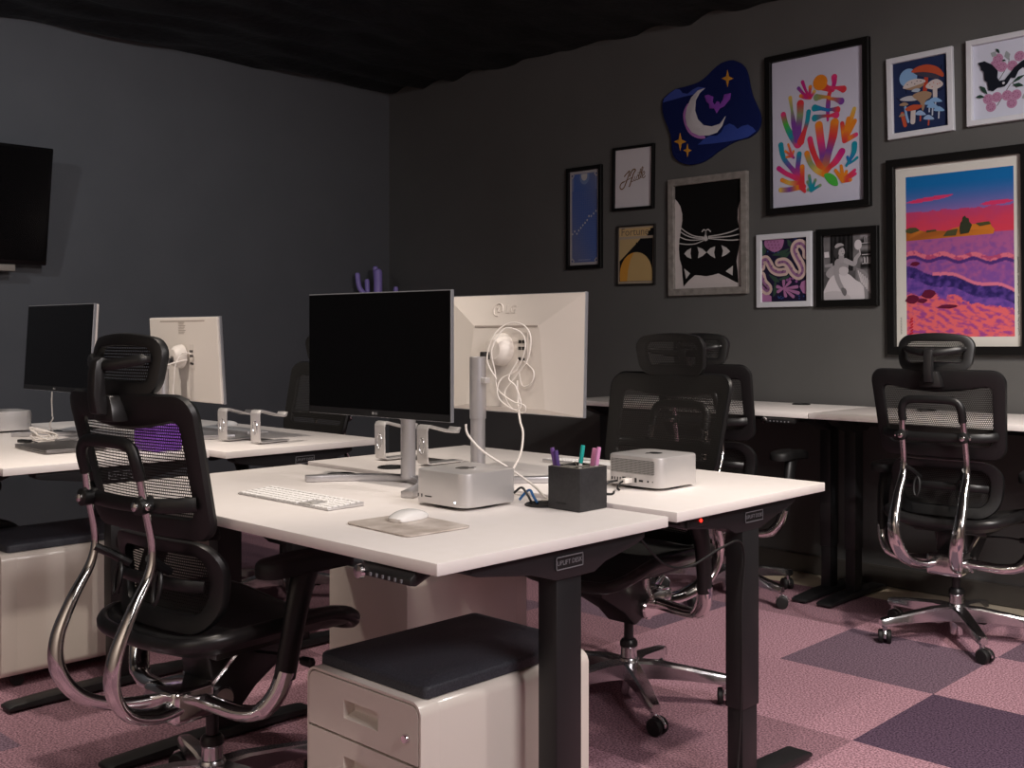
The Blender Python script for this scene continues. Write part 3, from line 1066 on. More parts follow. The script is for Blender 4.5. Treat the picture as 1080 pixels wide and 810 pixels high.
# ------------------------------------------------------------------ laptop stands
def make_stand(label, loc, rz, span):
    t = thing('laptop_stand', label, 'laptop stand', loc, rz, 'two-armed silver laptop stands')
    for s in (-1, 1):
        x = s * span / 2
        a = MB()
        w = .026
        prof = [(.165, .004), (0.02, .004), (.004, .008), (0, .02), (-.002, .125), (.004, .136), (.016, .139), (.125, .112), (.14, .112), (.150, .124), (.156, .122), (.148, .104), (.128, .104),
                (.02, .131), (.0085, .128), (.004, .118), (.006, .022), (.010, .011), (.02, .009), (.165, .009)]
        prof = [(p[0], p[1]) for p in prof]
        a.prism(prof, x - w, x + w, 'x', .001)
        a_ = a.build('arm', 'aluminium', t)
        lp = [(x + .012 * cos(q * pi / 10), .0, .068 + .026 * sin(q * pi / 10)) for q in range(20)]
        MB().tube([(p[0], -.0015, p[2]) for p in lp], .0022, 6, closed=True).build('oval_rim', 'chrome_satin', a_)
    bp = MB()
    bp.box(-span / 2 - .02, span / 2 + .02, .10, .16, 0, .0045, .001)
    bp.build('base_plate', 'laptop_grey', t)
    return t


make_stand('silver two-armed laptop stand seen under the large black monitor on the second desk', (-2.88, 2.43, ZI), 0, .225)
make_stand('silver two-armed laptop stand at the end of the back left desk', (-3.885, 2.42, ZI), 10, .195)


# ------------------------------------------------------------------ rolling file cabinets
def make_cabinet(label, loc, rz, W=.41, D=.54):
    t = thing('file_cabinet', label, 'cabinet', loc, rz, 'white rolling file cabinets')
    z0, z1 = .045, .49
    hw, hd = W / 2, D / 2
    shell = MB()
    outer = rrect(-hw, hw, z0, z1, .03, 8, 4)
    inner = rrect(-hw + .006, hw - .006, z0 + .006, z1 - .006, .025, 8, 4)
    shell.prism(outer, -hd + .04, hd, 'y', .002)
    n = len(outer)
    vs = []
    for (lp_, yy) in ((outer, -hd + .041), (outer, -hd - .012), ([(x * .996, z) for x, z in outer], -hd - .014), (inner, -hd - .014), (inner, -hd + .041)):
        vs += [(x, yy, z) for x, z in lp_]
    shell.add(vs, [[r_ * n + j, r_ * n + (j + 1) % n, (r_ + 1) * n + (j + 1) % n, (r_ + 1) * n + j] for r_ in range(4) for j in range(n)])
    sh = shell.build('body', 'cabinet_white', t, angle=30)
    MB().prism(inner, -hd + .032, -hd + .039, 'y').build('gap_shade', 'cabinet_shadow_gap', t)  # dark sheet behind the drawers, painting the shade in their gaps
    spans = ((.3555, z1 - .0088), (z0 + .0088, .3495))
    for k, (a, b) in enumerate(spans):
        dr = MB()
        r = .024
        # front plate with a recessed pull
        rx0, rx1 = -.062, .062
        rz1 = (b - .042) if k == 0 else (b - .040)
        rz0 = rz1 - .042
        y = -hd - .015
        yb_ = -hd + .03

        def arc(cx, cz, a0, n=6):
            return [(cx + r * cos(R(a0 + 90 * q / n)), cz + r * sin(R(a0 + 90 * q / n))) for q in range(n + 1)]
        x0, x1 = -hw + .0088, hw - .0088
        if k == 0:
            loop = [(x0, a), (x1, a)] + arc(x1 - r, b - r, 0) + arc(x0 + r, b - r, 90)
        else:
            loop = [(x0, b)][:0] + arc(x0 + r, a + r, 180) + arc(x1 - r, a + r, 270) + [(x1, b), (x0, b)]
        # split the plate in four around the pull
        n = len(loop)
        bm = bmesh.new()
        ov = [bm.verts.new((p[0], y, p[1])) for p in loop]
        hv = [bm.verts.new((p[0], y, p[1])) for p in ((rx0, rz0), (rx1, rz0), (rx1, rz1), (rx0, rz1))]
        es = [bm.edges.new((ov[q], ov[(q + 1) % n])) for q in range(n)] + [bm.edges.new((hv[q], hv[(q + 1) % 4])) for q in range(4)]
        bmesh.ops.triangle_fill(bm, use_beauty=True, use_dissolve=False, edges=es)
        bv = [bm.verts.new((p[0], yb_, p[1])) for p in loop]
        for q in range(n):
            bm.faces.new([ov[q], ov[(q + 1) % n], bv[(q + 1) % n], bv[q]])
        hb = [bm.verts.new((p[0], -hd + .012, p[1])) for p in ((rx0 + .004, rz0 + .012), (rx1 - .004, rz0 + .012), (rx1 - .004, rz1 - .002), (rx0 + .004, rz1 - .002))]
        for q in range(4):
            bm.faces.new([hv[q], hv[(q + 1) % 4], hb[(q + 1) % 4], hb[q]])
        bm.faces.new(hb)
        dr.bm(bm)
        d_ = dr.build('drawer', 'cabinet_white', t, angle=30)
        if k == 0:
            MB().lathe([(.0105, 0), (.0105, .006), (.008, .010), (.0005, .010)], seg=18, xf=T(hw - .045, y, a + .052, rx=90)).build('lock', 'chrome', d_)
    pd = MB()
    lp = rrect(-hw + .014, hw - .014, -hd + .012, hd - .012, .014, 5, 6)
    rings = [(1, z1 + .001), (1.0, z1 + .018), (.995, z1 + .024), (.98, z1 + .0275), (.6, z1 + .0285)]
    vs, fs = [], []
    n = len(lp)
    for k, z in rings:
        for x, y in lp:
            vs.append((x * k, y * k, z))
    for r_ in range(len(rings) - 1):
        for j in range(n):
            fs.append([r_ * n + j, r_ * n + (j + 1) % n, (r_ + 1) * n + (j + 1) % n, (r_ + 1) * n + j])
    fs += [list(range(n))[::-1], [(len(rings) - 1) * n + j for j in range(n)]]
    pd.add(vs, fs)
    pd.build('seat_pad', 'pad_weave', t, angle=60)
    for sx in (-1, 1):
        for sy in (-1, 1):
            MB().lathe([(.021, -.011), (.0235, -.008), (.0235, .008), (.021, .011)], seg=18, xf=T(sx * (hw - .05), sy * (hd - .06), .0235, ry=90)).build('caster', 'dark_rubber', t)
    return t


cab1 = make_cabinet('white two-drawer rolling cabinet with black seat pad, front and centre under the nearest desk', (-1.952, 1.815, 0), 0)
cab2 = dup(cab1, (-2.85, 2.53, 0), 180, 'plain white back of a rolling cabinet under the second desk, behind the foreground cabinet')
cab3 = dup(cab1, (-4.20, 1.81, 0), 0, 'white rolling cabinet with black pad at the left edge, under the laptop desk')
cab4 = dup(cab1, (-5.13, 2.80, 0), 180, 'white rolling cabinet far back under the left desks, a pale sliver below the nearest desktop')

# ------------------------------------------------------------------ left desk clutter
t = thing('laptop', 'closed dark grey laptop lying on the left desk in front of the cable tangle', 'laptop', (-4.18, 1.815, ZI), -3)
MB().prism(rrect(-.163, .163, -.115, .115, .012, 5, 2), .002, .010, 'z', .001).build('laptop_base', 'laptop_grey', t)
MB().prism(rrect(-.163, .163, -.115, .115, .012, 5, 2), .0105, .0160, 'z', .0015).build('laptop_lid', 'laptop_grey', t)
MB().prism(rrect(-.15, .15, -.10, .10, .01, 3, 1), 0, .0022, 'z').build('laptop_feet', 'dark_rubber', t)
random.seed(3)
tg = MB()
pts = []
for k in range(26):
    a = k * 2.05
    pts.append((.10 * cos(a) * (.45 + .55 * random.random()), .055 * sin(a) * (.5 + .5 * random.random()), .0065 + .02 * random.random() * (k % 3)))
tg.tube(smooth(pts, 6), .0027, 7)
o = tg.build('charging_cable', 'cable_white')
o.location = (-4.60, 1.925, ZI)
tag(o, 'tangled pile of white charging cable behind the closed laptop', 'cable')
t = thing('power_adapter', 'small dark adapter plug lying beside the white cable tangle', 'adapter', (-4.535, 1.825, ZI), 20)
MB().box(-.03, .03, -.012, .012, 0, .012, .002).build('adapter_body', 'black_plastic', t)
MB().tube(smooth([(.03, 0, .006), (.05, .005, .004), (.07, .002, .003)], 4), .0025, 7).build('adapter_lead', 'cable_black', t)
t = thing('storage_box', 'purple box on the left desk, glimpsed through the foreground chair mesh', 'box', (-3.90, 2.075, ZI), 0)
MB().box(-.085, .085, -.055, .055, 0, .082, .004).build('box_body', 'purple_box', t)
MB().box(-.0875, .0875, -.0575, .0575, .072, .097, .004).build('box_lid', 'purple_box', t)


# ------------------------------------------------------------------ cables
def cable(name, label, pts, r, m_, group=None, n=8, cat='cable'):
    o = MB().tube(smooth(pts, n), r, 8).build(name, m_)
    tag(o, label, cat, group)
    return o


z = ZT
cable('display_cable', 'white cord running from under the large black screen down behind the silver computer',
      [(-2.16, 2.055, 1.03), (-2.155, 2.06, 1.00), (-2.12, 2.085, .955), (-2.05, 2.12, .91), (-1.985, 2.14, .87), (-1.955, 2.15, z + .012), (-1.935, 2.15, z + .007), (-1.95, 2.13, z + .0065)], .0032, 'cable_white')
y2 = 2.385
cable('display_cable', 'white cord hanging from the back of the right white-backed monitor to the desk',
      [(-2.282, 2.386, 1.135), (-2.276, 2.380, 1.11), (-2.272, 2.378, 1.09), (-2.262, 2.37, 1.055), (-2.235, 2.35, 1.015), (-2.205, 2.33, .985), (-2.195, 2.31, .93), (-2.20, 2.28, .88),
       (-2.185, 2.24, z + .02), (-2.14, 2.19, z + .0035), (-2.07, 2.185, z + .0035)], .0032, 'cable_white')
# loops of slack tied at the pole clip
cable('cable_coil', 'coil of thin white cable looped over the back of the right white-backed monitor',
      [(-2.320, 2.335, 1.14), (-2.350, 2.325, 1.20), (-2.338, 2.345, 1.275), (-2.30, 2.367, 1.308), (-2.245, 2.374, 1.303), (-2.215, 2.374, 1.265), (-2.225, 2.370, 1.20), (-2.27, 2.367, 1.15), (-2.31, 2.360, 1.10),
       (-2.29, 2.366, 1.055), (-2.245, 2.372, 1.04), (-2.232, 2.366, 1.062), (-2.28, 2.360, 1.075), (-2.325, 2.345, 1.11), (-2.328, 2.336, 1.165), (-2.33, 2.325, 1.23), (-2.30, 2.348, 1.292), (-2.25, 2.370, 1.28), (-2.232, 2.368, 1.235), (-2.265, 2.366, 1.17),
       (-2.315, 2.350, 1.14), (-2.322, 2.340, 1.10), (-2.31, 2.350, 1.07), (-2.26, 2.358, 1.048), (-2.24, 2.358, 1.07), (-2.262, 2.357, 1.12), (-2.285, 2.352, 1.145), (-2.255, 2.362, 1.20)], .0023, 'cable_white', n=7)
cable('display_cable', 'white cord curling from the ports of the right white-backed monitor toward its pole clip',
      [(-2.262, 2.392, 1.195), (-2.215, 2.386, 1.165), (-2.22, 2.382, 1.13), (-2.258, 2.384, 1.12), (-2.275, 2.386, 1.16)], .0022, 'cable_white')
cable('display_cable', 'white cord dropping straight below the far left black screen onto its desk', [(-4.765, 2.035, 1.022), (-4.768, 2.035, .98), (-4.762, 2.035, .92), (-4.745, 2.03, .905), (-4.775, 2.03, .875), (-4.785, 2.06, z + .006), (-4.76, 2.10, z + .006), (-4.72, 2.12, z + .006)], .0032, 'cable_white')
cable('display_cable', 'white cord with bead curving down from the ports of the far left white-backed monitor',
      [(-4.205, 2.388, 1.19), (-4.235, 2.365, 1.195), (-4.245, 2.34, 1.15), (-4.25, 2.335, 1.09), (-4.255, 2.335, 1.0), (-4.26, 2.37, .9), (-4.25, 2.40, z + .006)], .003, 'cable_white')
cable('display_cable', 'white cord strung from the back of the far left white monitor across its silver pole',
      [(-4.222, 2.380, 1.165), (-4.24, 2.30, 1.145), (-4.28, 2.260, 1.11), (-4.335, 2.262, 1.05), (-4.36, 2.26, .98), (-4.385, 2.25, .9), (-4.40, 2.235, z + .006)], .003, 'cable_white')
cable('network_cable', 'blue cable stub rising from the desk grommet behind the pen cup', [(-1.935, 2.10, z + .004), (-1.955, 2.105, z + .02), (-1.975, 2.115, z + .032), (-1.995, 2.12, z + .025), (-2.01, 2.11, z + .004)], .0035, 'cable_blue')
cable('power_cable', 'short black cable arching by the desk grommet beside the silver computer', [(-1.94, 2.085, z + .004), (-1.95, 2.075, z + .03), (-1.965, 2.07, z + .045), (-1.982, 2.06, z + .03)], .0032, 'cable_black')
cable('power_cable', 'black leads plugged into the vented rear of the silver computer on the second desk',
      [(-1.975, 2.485, z + .022), (-1.98, 2.46, z + .020), (-1.99, 2.43, z + .008), (-2.0, 2.39, z + .0035), (-1.96, 2.345, z + .0035), (-1.90, 2.36, z + .0035), (-1.92, 2.40, z + .0035)], .0032, 'cable_black')
t = thing('cable_plug', 'small white plug pushed into the rear of the vented silver computer', 'plug', (-1.938, 2.4905, z + .026), 0)
MB().box(-.009, .009, -.028, .008, -.007, .007, .002).build('plug_body', 'cable_white', t)
MB().tube(smooth([(0, -.026, 0), (.002, -.045, -.006), (.0, -.052, -.018), (.01, -.056, -.0215)], 5), .003, 8).build('plug_lead', 'cable_black', t)
cable('power_cable', 'black cable looping below the nearest desk and down the front leg of the next',
      [(-1.72, 2.215, .79), (-1.70, 2.26, .73), (-1.68, 2.32, .675), (-1.66, 2.40, .665), (-1.635, 2.50, .70), (-1.624, 2.575, .71), (-1.623, 2.60, .66), (-1.625, 2.59, .55), (-1.622, 2.585, .40), (-1.628, 2.59, .25), (-1.625, 2.57, .10),
       (-1.60, 2.52, .02), (-1.57, 2.45, .006), (-1.55, 2.3, .006)], .0032, 'cable_black')
cable('power_cable', 'black cable lying on the carpet behind the foreground chair base', [(-2.80, 2.02, .005), (-2.64, 2.06, .006), (-2.48, 2.03, .02), (-2.36, 2.05, .006), (-2.2, 2.16, .005)], .004, 'cable_black')


# ------------------------------------------------------------------ television on the left wall
t = thing('television', 'black flat television tilted on the left wall, cut off by the photo edge', 'television', (XL, 2.10, 2.0), 0)
xf = Matrix.Translation((.135, 0, 0)) @ Matrix.Rotation(R(8.5), 4, 'Y')
tv = MB().box(-.025, .012, -.56, .56, -.335, .335, .006, xf=xf)
tv = tv.build('housing', 'tv_black', t)
MB().box(.0118, .0135, -.54, .54, -.31, .32, mi=0, xf=xf).build('screen', 'screen_black', tv, angle=0)
mt = MB()
mt.box(0.0, .02, -.15, .15, -.12, .12, .003)
for s in (-1, 1):
    mt.box(.015, .13, s * .10 - .012, s * .10 + .012, -.02, .02, .003)
mt.build('wall_mount', 'black_powder_coat', t)
MB().box(.07, .11, .10, .38, -.372, -.335, .004).build('lower_bracket', 'tv_bracket', t)


# ------------------------------------------------------------------ purple cactus stand in the corner
t = thing('cactus_hook', 'purple cactus-shaped wall hook near the room corner, tips showing above the monitor', 'wall hook', (-6.20, 5.02, 0), 8)
MB().lathe([(.010, 1.33), (.028, 1.345), (.031, 1.37), (.031, 1.715), (.026, 1.735), (.012, 1.745)], seg=20).build('trunk', 'cactus_purple', t)
for (sx, sy, z0, reach, z1) in ((-.8, -.6, 1.53, .15, 1.715), (-.9, -.1, 1.47, .10, 1.672), (.75, .6, 1.40, .13, 1.615), (-.6, .3, 1.62, .055, 1.765), (.45, -.7, 1.36, .12, 1.52)):
    l = math.hypot(sx, sy)
    dx_, dy_ = sx / l, sy / l
    p = smooth([(0, 0, z0), (dx_ * reach * .55, dy_ * reach * .55, z0 + .025), (dx_ * reach * .9, dy_ * reach * .9, z0 + .08), (dx_ * reach, dy_ * reach, z1)], 6)
    MB().tube(p, [.0185] * (len(p) - 1) + [.013], 12).build('branch', 'cactus_purple', t)
mk = MB().box(-.192, -.180, -.05, .05, 1.38, 1.50, .003)
mk.tube([(-.185, 0, 1.44), (0, 0, 1.44)], .014, 10)
mk.build('mount_plate', 'cactus_purple', t)


# ------------------------------------------------------------------ pictures
class Quad:
    """reads a coordinate measured inside a skewed quad into 0..1 picture space"""

    def __init__(s, tl, tr, br, bl):
        s.q = (tl, tr, br, bl)

    def __call__(s, x, y):
        tl, tr, br, bl = s.q
        u = (x - tl[0]) / (tr[0] - tl[0])
        yt = tl[1] + (tr[1] - tl[1]) * u
        yb2 = bl[1] + (br[1] - bl[1]) * u
        return (u, 1 - (y - yt) / (yb2 - yt))


class Print:
    """flat printed shapes; each sits a hair in front of the one below it"""

    def __init__(s, w, h):
        s.w, s.h, s.q = w, h, []

    def put(s, k, vs, fs, cs):
        s.q.append((k, len(s.q), vs, fs, cs))

    def mesh(s, y0):
        mb = MB()
        for d, (k, _, vs, fs, cs) in enumerate(sorted(s.q, key=lambda e: e[:2])):
            o = mb.add([(p[0] - s.w / 2, y0 - .00006 * d, p[1] - s.h / 2) for p in vs], fs)
            for i, c in enumerate(cs):
                q = lin(c)
                mb.c[o + i] = (q[0] * .8, q[1] * .8, q[2] * .84, 1.)      # inks dimmed evenly: the wall's low light is put into the colour
        return mb

    def poly(s, pts, col, k=1, sm=0):
        if sm:
            pts = [(q.x, q.y) for q in smooth([(p[0], p[1], 0) for p in pts], sm, True)]
        vs = [(p[0] * s.w, p[1] * s.h) for p in pts]
        tris = tessellate_polygon([[V((*p, 0)) for p in vs]])
        s.put(k, vs, [list(t_) for t_ in tris], [col(*p) if callable(col) else col for p in pts])

    def disc(s, cx, cy, r, col, k=1, n=20, ry=None):
        """radius as a share of the width"""
        ry = ry or r
        s.poly([(cx + r * cos(2 * pi * i / n), cy + ry * s.w / s.h * sin(2 * pi * i / n)) for i in range(n)], col, k)

    def line(s, pts, r, col, k=1, n=4):
        """round-ended stroke; r share of width (scalar/list), col one colour or a list blended along"""
        q = [V((p.x, p.y)) for p in smooth([(p[0] * s.w, p[1] * s.h, 0) for p in pts], n)]
        m_ = len(q)

        def at(seq, f):
            if not isinstance(seq, list):
                return seq
            f *= len(seq) - 1
            i = min(int(f), len(seq) - 2)
            g = f - i
            a, b = seq[i], seq[i + 1]
            if isinstance(a, tuple):
                return tuple(x + (y - x) * g for x, y in zip(a, b))
            return a + (b - a) * g
        vs, fs, cs = [], [], []
        for i in range(m_):
            d = (q[min(i + 1, m_ - 1)] - q[max(i - 1, 0)]).normalized()
            nn = V((-d.y, d.x))
            rr = at(r, i / (m_ - 1)) * s.w
            c = at(col, i / (m_ - 1))
            vs += [q[i] + nn * rr, q[i] - nn * rr]
            cs += [c, c]
        for i in range(m_ - 1):
            fs.append([2 * i, 2 * i + 1, 2 * i + 3, 2 * i + 2])
        for e, sg in ((0, -1), (m_ - 1, 1)):            # half-round ends only
            rr = at(r, e / (m_ - 1)) * s.w
            d = (q[min(e + 1, m_ - 1)] - q[max(e - 1, 0)]).normalized() * sg
            nn = V((-d.y, d.x))
            o = len(vs)
            for t_ in range(9):
                a = pi * t_ / 8
                vs.append(q[e] + nn * (rr * cos(a)) + d * (rr * sin(a)))
                cs.append(at(col, e / (m_ - 1)))
            fs.append(list(range(o, o + 9)))
        s.put(k, vs, fs, cs)

    def field(s, nx, ny, fn, k=0, x0=0., x1=1., y0=0., y1=1.):
        vs, fs, cs = [], [], []
        for j in range(ny + 1):
            for i in range(nx + 1):
                u, v = x0 + (x1 - x0) * i / nx, y0 + (y1 - y0) * j / ny
                cs.append(fn(u, v))
                vs.append((u * s.w, v * s.h))
        for j in range(ny):
            for i in range(nx):
                a = j * (nx + 1) + i
                fs.append([a, a + 1, a + nx + 2, a + nx + 1])
        s.put(k, vs, fs, cs)

    def text(s, body, size, u, v, col, k=3):
        mb = MB().text(body, size, Matrix.Translation((u * s.w, v * s.h, 0)), 0, 0.)
        s.put(k, [(p.x, p.y) for p in mb.v], mb.f, [col] * len(mb.v))


def picture(name, label, X, Z, w, h, fw, depth, fmat, painter, rot=0., mat_w=0., fm2=None, cat='picture', group='framed pictures on the art wall'):
    t = thing(name, label, cat, (X, YA - .001, Z), 0, group)
    t.rotation_euler = (0, R(-rot), 0)
    hw, hh = w / 2, h / 2
    f = MB()
    o = [(-hw, -hh), (hw, -hh), (hw, hh), (-hw, hh)]
    i = [(-hw + fw, -hh + fw), (hw - fw, -hh + fw), (hw - fw, hh - fw), (-hw + fw, hh - fw)]
    prof = [(0, 0), (0, -depth + .002), (.08, -depth), (.92, -depth), (1, -depth + .002), (1, -.004)]
    vs, fs = [], []
    for a, b in zip(o, i):
        for q, y in prof:
            vs.append((a[0] + (b[0] - a[0]) * q, y, a[1] + (b[1] - a[1]) * q))
    n = len(prof)
    for a in range(4):
        for j in range(n - 1):
            fs.append([a * n + j, a * n + j + 1, ((a + 1) % 4) * n + j + 1, ((a + 1) % 4) * n + j])
    f.add(vs, fs)
    f.build('frame', fmat, t, angle=0)
    bk = MB().box(-hw + fw * .5, hw - fw * .5, -.006, -.001, -hh + fw * .5, hh - fw * .5)
    bk = bk.build('backing', fm2 or 'paper_mat', t, angle=0)
    pw, ph = w - 2 * fw - 2 * mat_w, h - 2 * fw - 2 * mat_w
    pr = Print(pw, ph)
    painter(pr)
    pr.mesh(-.0065).build('print', 'print_ink', t, angle=0, recalc=False)
    return t


def base(pr, col):
    pr.poly([(0, 0), (1, 0), (1, 1), (0, 1)], col, 0)


def paint_blue(p):
    base(p, (186, 180, 180))

    def sky(u, v):
        k = .5 + .5 * sin(3 * u + 4 * v + 1)
        return (84 + 30 * k, 110 + 12 * k, 176 - 18 * k)
    p.field(8, 24, sky, 1, .07, .93, .03, .97)
    for x in (.10, .90):
        p.line([(x, .80), (x, .94)], .03, (126, 138, 178), 2)
    p.poly([(.5 + .16 * cos(R(180 + 180 * i / 14)), .925 + .16 * .47 * 1.0 * sin(R(180 + 180 * i / 14)) * .95) for i in range(15)] + [(.5 + .16, .965), (.5 - .16, .965)], (126, 146, 186), 2)
    p.poly([(.5 + .10 * cos(R(180 + 180 * i / 14)), .94 + .10 * .47 * sin(R(180 + 180 * i / 14))) for i in range(15)] + [(.6, .965), (.4, .965)], (206, 202, 196), 3)
    for cx in (.09, .91):
        for cy in (.045, .955):
            p.poly([(cx, cy - .035), (cx + .075, cy), (cx, cy + .035), (cx - .075, cy)], (190, 184, 182), 3)
            p.disc(cx, cy, .03, (90, 100, 140), 4, 10)
    for i in range(1, 14):
        x = .07 + .86 * i / 14
        p.line([(x, .08), (x, .78)], .0025, (120, 128, 172), 2, 1)
    for i in range(1, 30):
        y = .06 + .74 * i / 30
        p.line([(.08, y), (.92, y)], .0025, (120, 128, 172), 2, 1)
    for (x, y) in ((.10, .335), (.175, .362), (.25, .336), (.315, .37), (.385, .395), (.455, .422), (.53, .445), (.60, .472), (.66, .512), (.74, .51), (.82, .535), (.90, .560)):
        p.poly([(x, y - .013), (x + .028, y), (x, y + .013), (x - .028, y)], (214, 212, 208), 4)
    for i in range(11):
        p.poly([(.30 + i * .038, .047), (.326 + i * .038, .047), (.322 + i * .038, .062), (.304 + i * .038, .062)], (160, 166, 200), 4)


def paint_hustle(p):
    base(p, (224, 218, 218))
    q = Quad((55, 122), (438, 70), (440, 702), (58, 740))
    br = (128, 96, 66)
    for pts, r in (([(150, 395), (175, 362), (205, 335), (192, 385), (172, 450), (145, 515), (118, 532), (104, 508), (118, 470), (150, 450)], .014),
                   ([(205, 392), (228, 335), (252, 316), (264, 328), (245, 362), (226, 425), (206, 492), (200, 500)], .016),
                   ([(160, 445), (200, 420), (238, 402)], .009),
                   ([(236, 398), (226, 436), (236, 448), (252, 425), (262, 390), (252, 430), (262, 438), (272, 425)], .0085),
                   ([(270, 424), (292, 372), (298, 405), (290, 425), (276, 426)], .0085),
                   ([(318, 312), (303, 385), (300, 415), (312, 412)], .011), ([(290, 356), (328, 343)], .007),
                   ([(312, 410), (330, 350), (342, 300), (334, 292), (324, 340), (320, 395), (330, 404)], .010),
                   ([(332, 388), (352, 372), (360, 350), (350, 338), (336, 366), (336, 396), (350, 406), (368, 386)], .010)):
        p.line([q(*a) for a in pts], r, br, 2)


def paint_cover(p):
    base(p, (176, 160, 138))
    tan, dark = (196, 168, 118), (22, 22, 24)
    p.poly([(.02, .83), (.98, .83), (.98, .975), (.02, .975)], (206, 174, 122), 1)
    p.poly([(.80, .83), (.98, .83), (.98, .96), (.90, .955), (.90, .92), (.85, .91), (.83, .87)], dark, 2)
    p.text('Fortune', .066, .46, .905, (120, 108, 92), 3)
    p.poly([(.03, .04), (.97, .04), (.97, .785), (.03, .785)], tan, 1)
    p.poly([(.03, .04), (.97, .04), (.97, .785), (.62, .785), (.53, .715), (.50, .725), (.49, .69), (.03, .40)], dark, 2)

    def arch(u, v):
        return (206, 152, 72) if u < .25 else (200, 168, 112)
    a = [(.05, .045)] + [(.5 + .46 * cos(R(180 - 180 * i / 24)) * (1.0), .14 + .41 * sin(R(180 - 180 * i / 24)) ** .9) for i in range(25)] + [(.96, .045)]
    p.poly(a, (200, 168, 112), 3)
    b_ = [(.05, .045)] + [(.5 + .46 * cos(R(180 - 180 * i / 24)), .14 + .41 * sin(R(180 - 180 * i / 24)) ** .9) for i in range(12)] + [(.34, .42), (.28, .25), (.25, .045)]
    p.poly(b_, (214, 152, 62), 4)


def paint_cat(p):
    base(p, (214, 204, 198))
    q = Quad((80, 143), (462, 97), (456, 715), (80, 730))
    blk, wh = (16, 15, 15), (206, 200, 194)
    p.poly([q(*a) for a in ((80, 143), (462, 97), (461, 205), (448, 235), (438, 275), (437, 330), (446, 380), (449, 430), (446, 480), (434, 540), (430, 570), (436, 630), (440, 694), (425, 690), (380, 665), (330, 640),
                            (295, 650), (260, 656), (225, 652), (195, 650), (160, 680), (128, 716), (122, 660), (118, 600), (106, 560), (101, 500), (104, 450), (114, 390), (122, 340), (122, 300), (112, 258), (98, 235), (80, 215))], blk, 1)
    for tri in (((132, 612), (167, 640), (143, 672)), ((370, 628), (410, 596), (408, 652))):
        p.poly([q(*a) for a in tri], wh, 2)
    for pts in (((133, 527), (150, 508), (174, 495), (170, 525), (175, 556), (150, 546)), ((210, 488), (240, 500), (262, 520), (240, 540), (213, 553), (218, 520)),
                ((264, 518), (285, 495), (312, 485), (306, 520), (312, 553), (285, 538)), ((346, 478), (375, 492), (396, 514), (372, 534), (349, 545), (356, 510))):
        p.poly([q(*a) for a in pts], wh, 2)
    p.poly([q(*a) for a in ((258, 412), (268, 432), (270, 448), (258, 455), (247, 448), (249, 432))], wh, 2, 3)
    p.line([q(*a) for a in ((238, 400), (248, 390), (259, 398), (259, 420), (259, 398), (272, 388), (286, 400))], .008, wh, 2)
    for pts in (((245, 432), (190, 425), (140, 400), (102, 368)), ((245, 438), (190, 436), (140, 420), (98, 392)), ((245, 444), (190, 450), (140, 445), (95, 425)), ((245, 452), (200, 470), (150, 474), (98, 468)),
                ((275, 428), (340, 418), (400, 402), (443, 382)), ((275, 434), (340, 432), (400, 426), (447, 415)), ((275, 440), (340, 446), (400, 450), (449, 446))):
        p.line([q(*a) for a in pts], .0065, wh, 2)


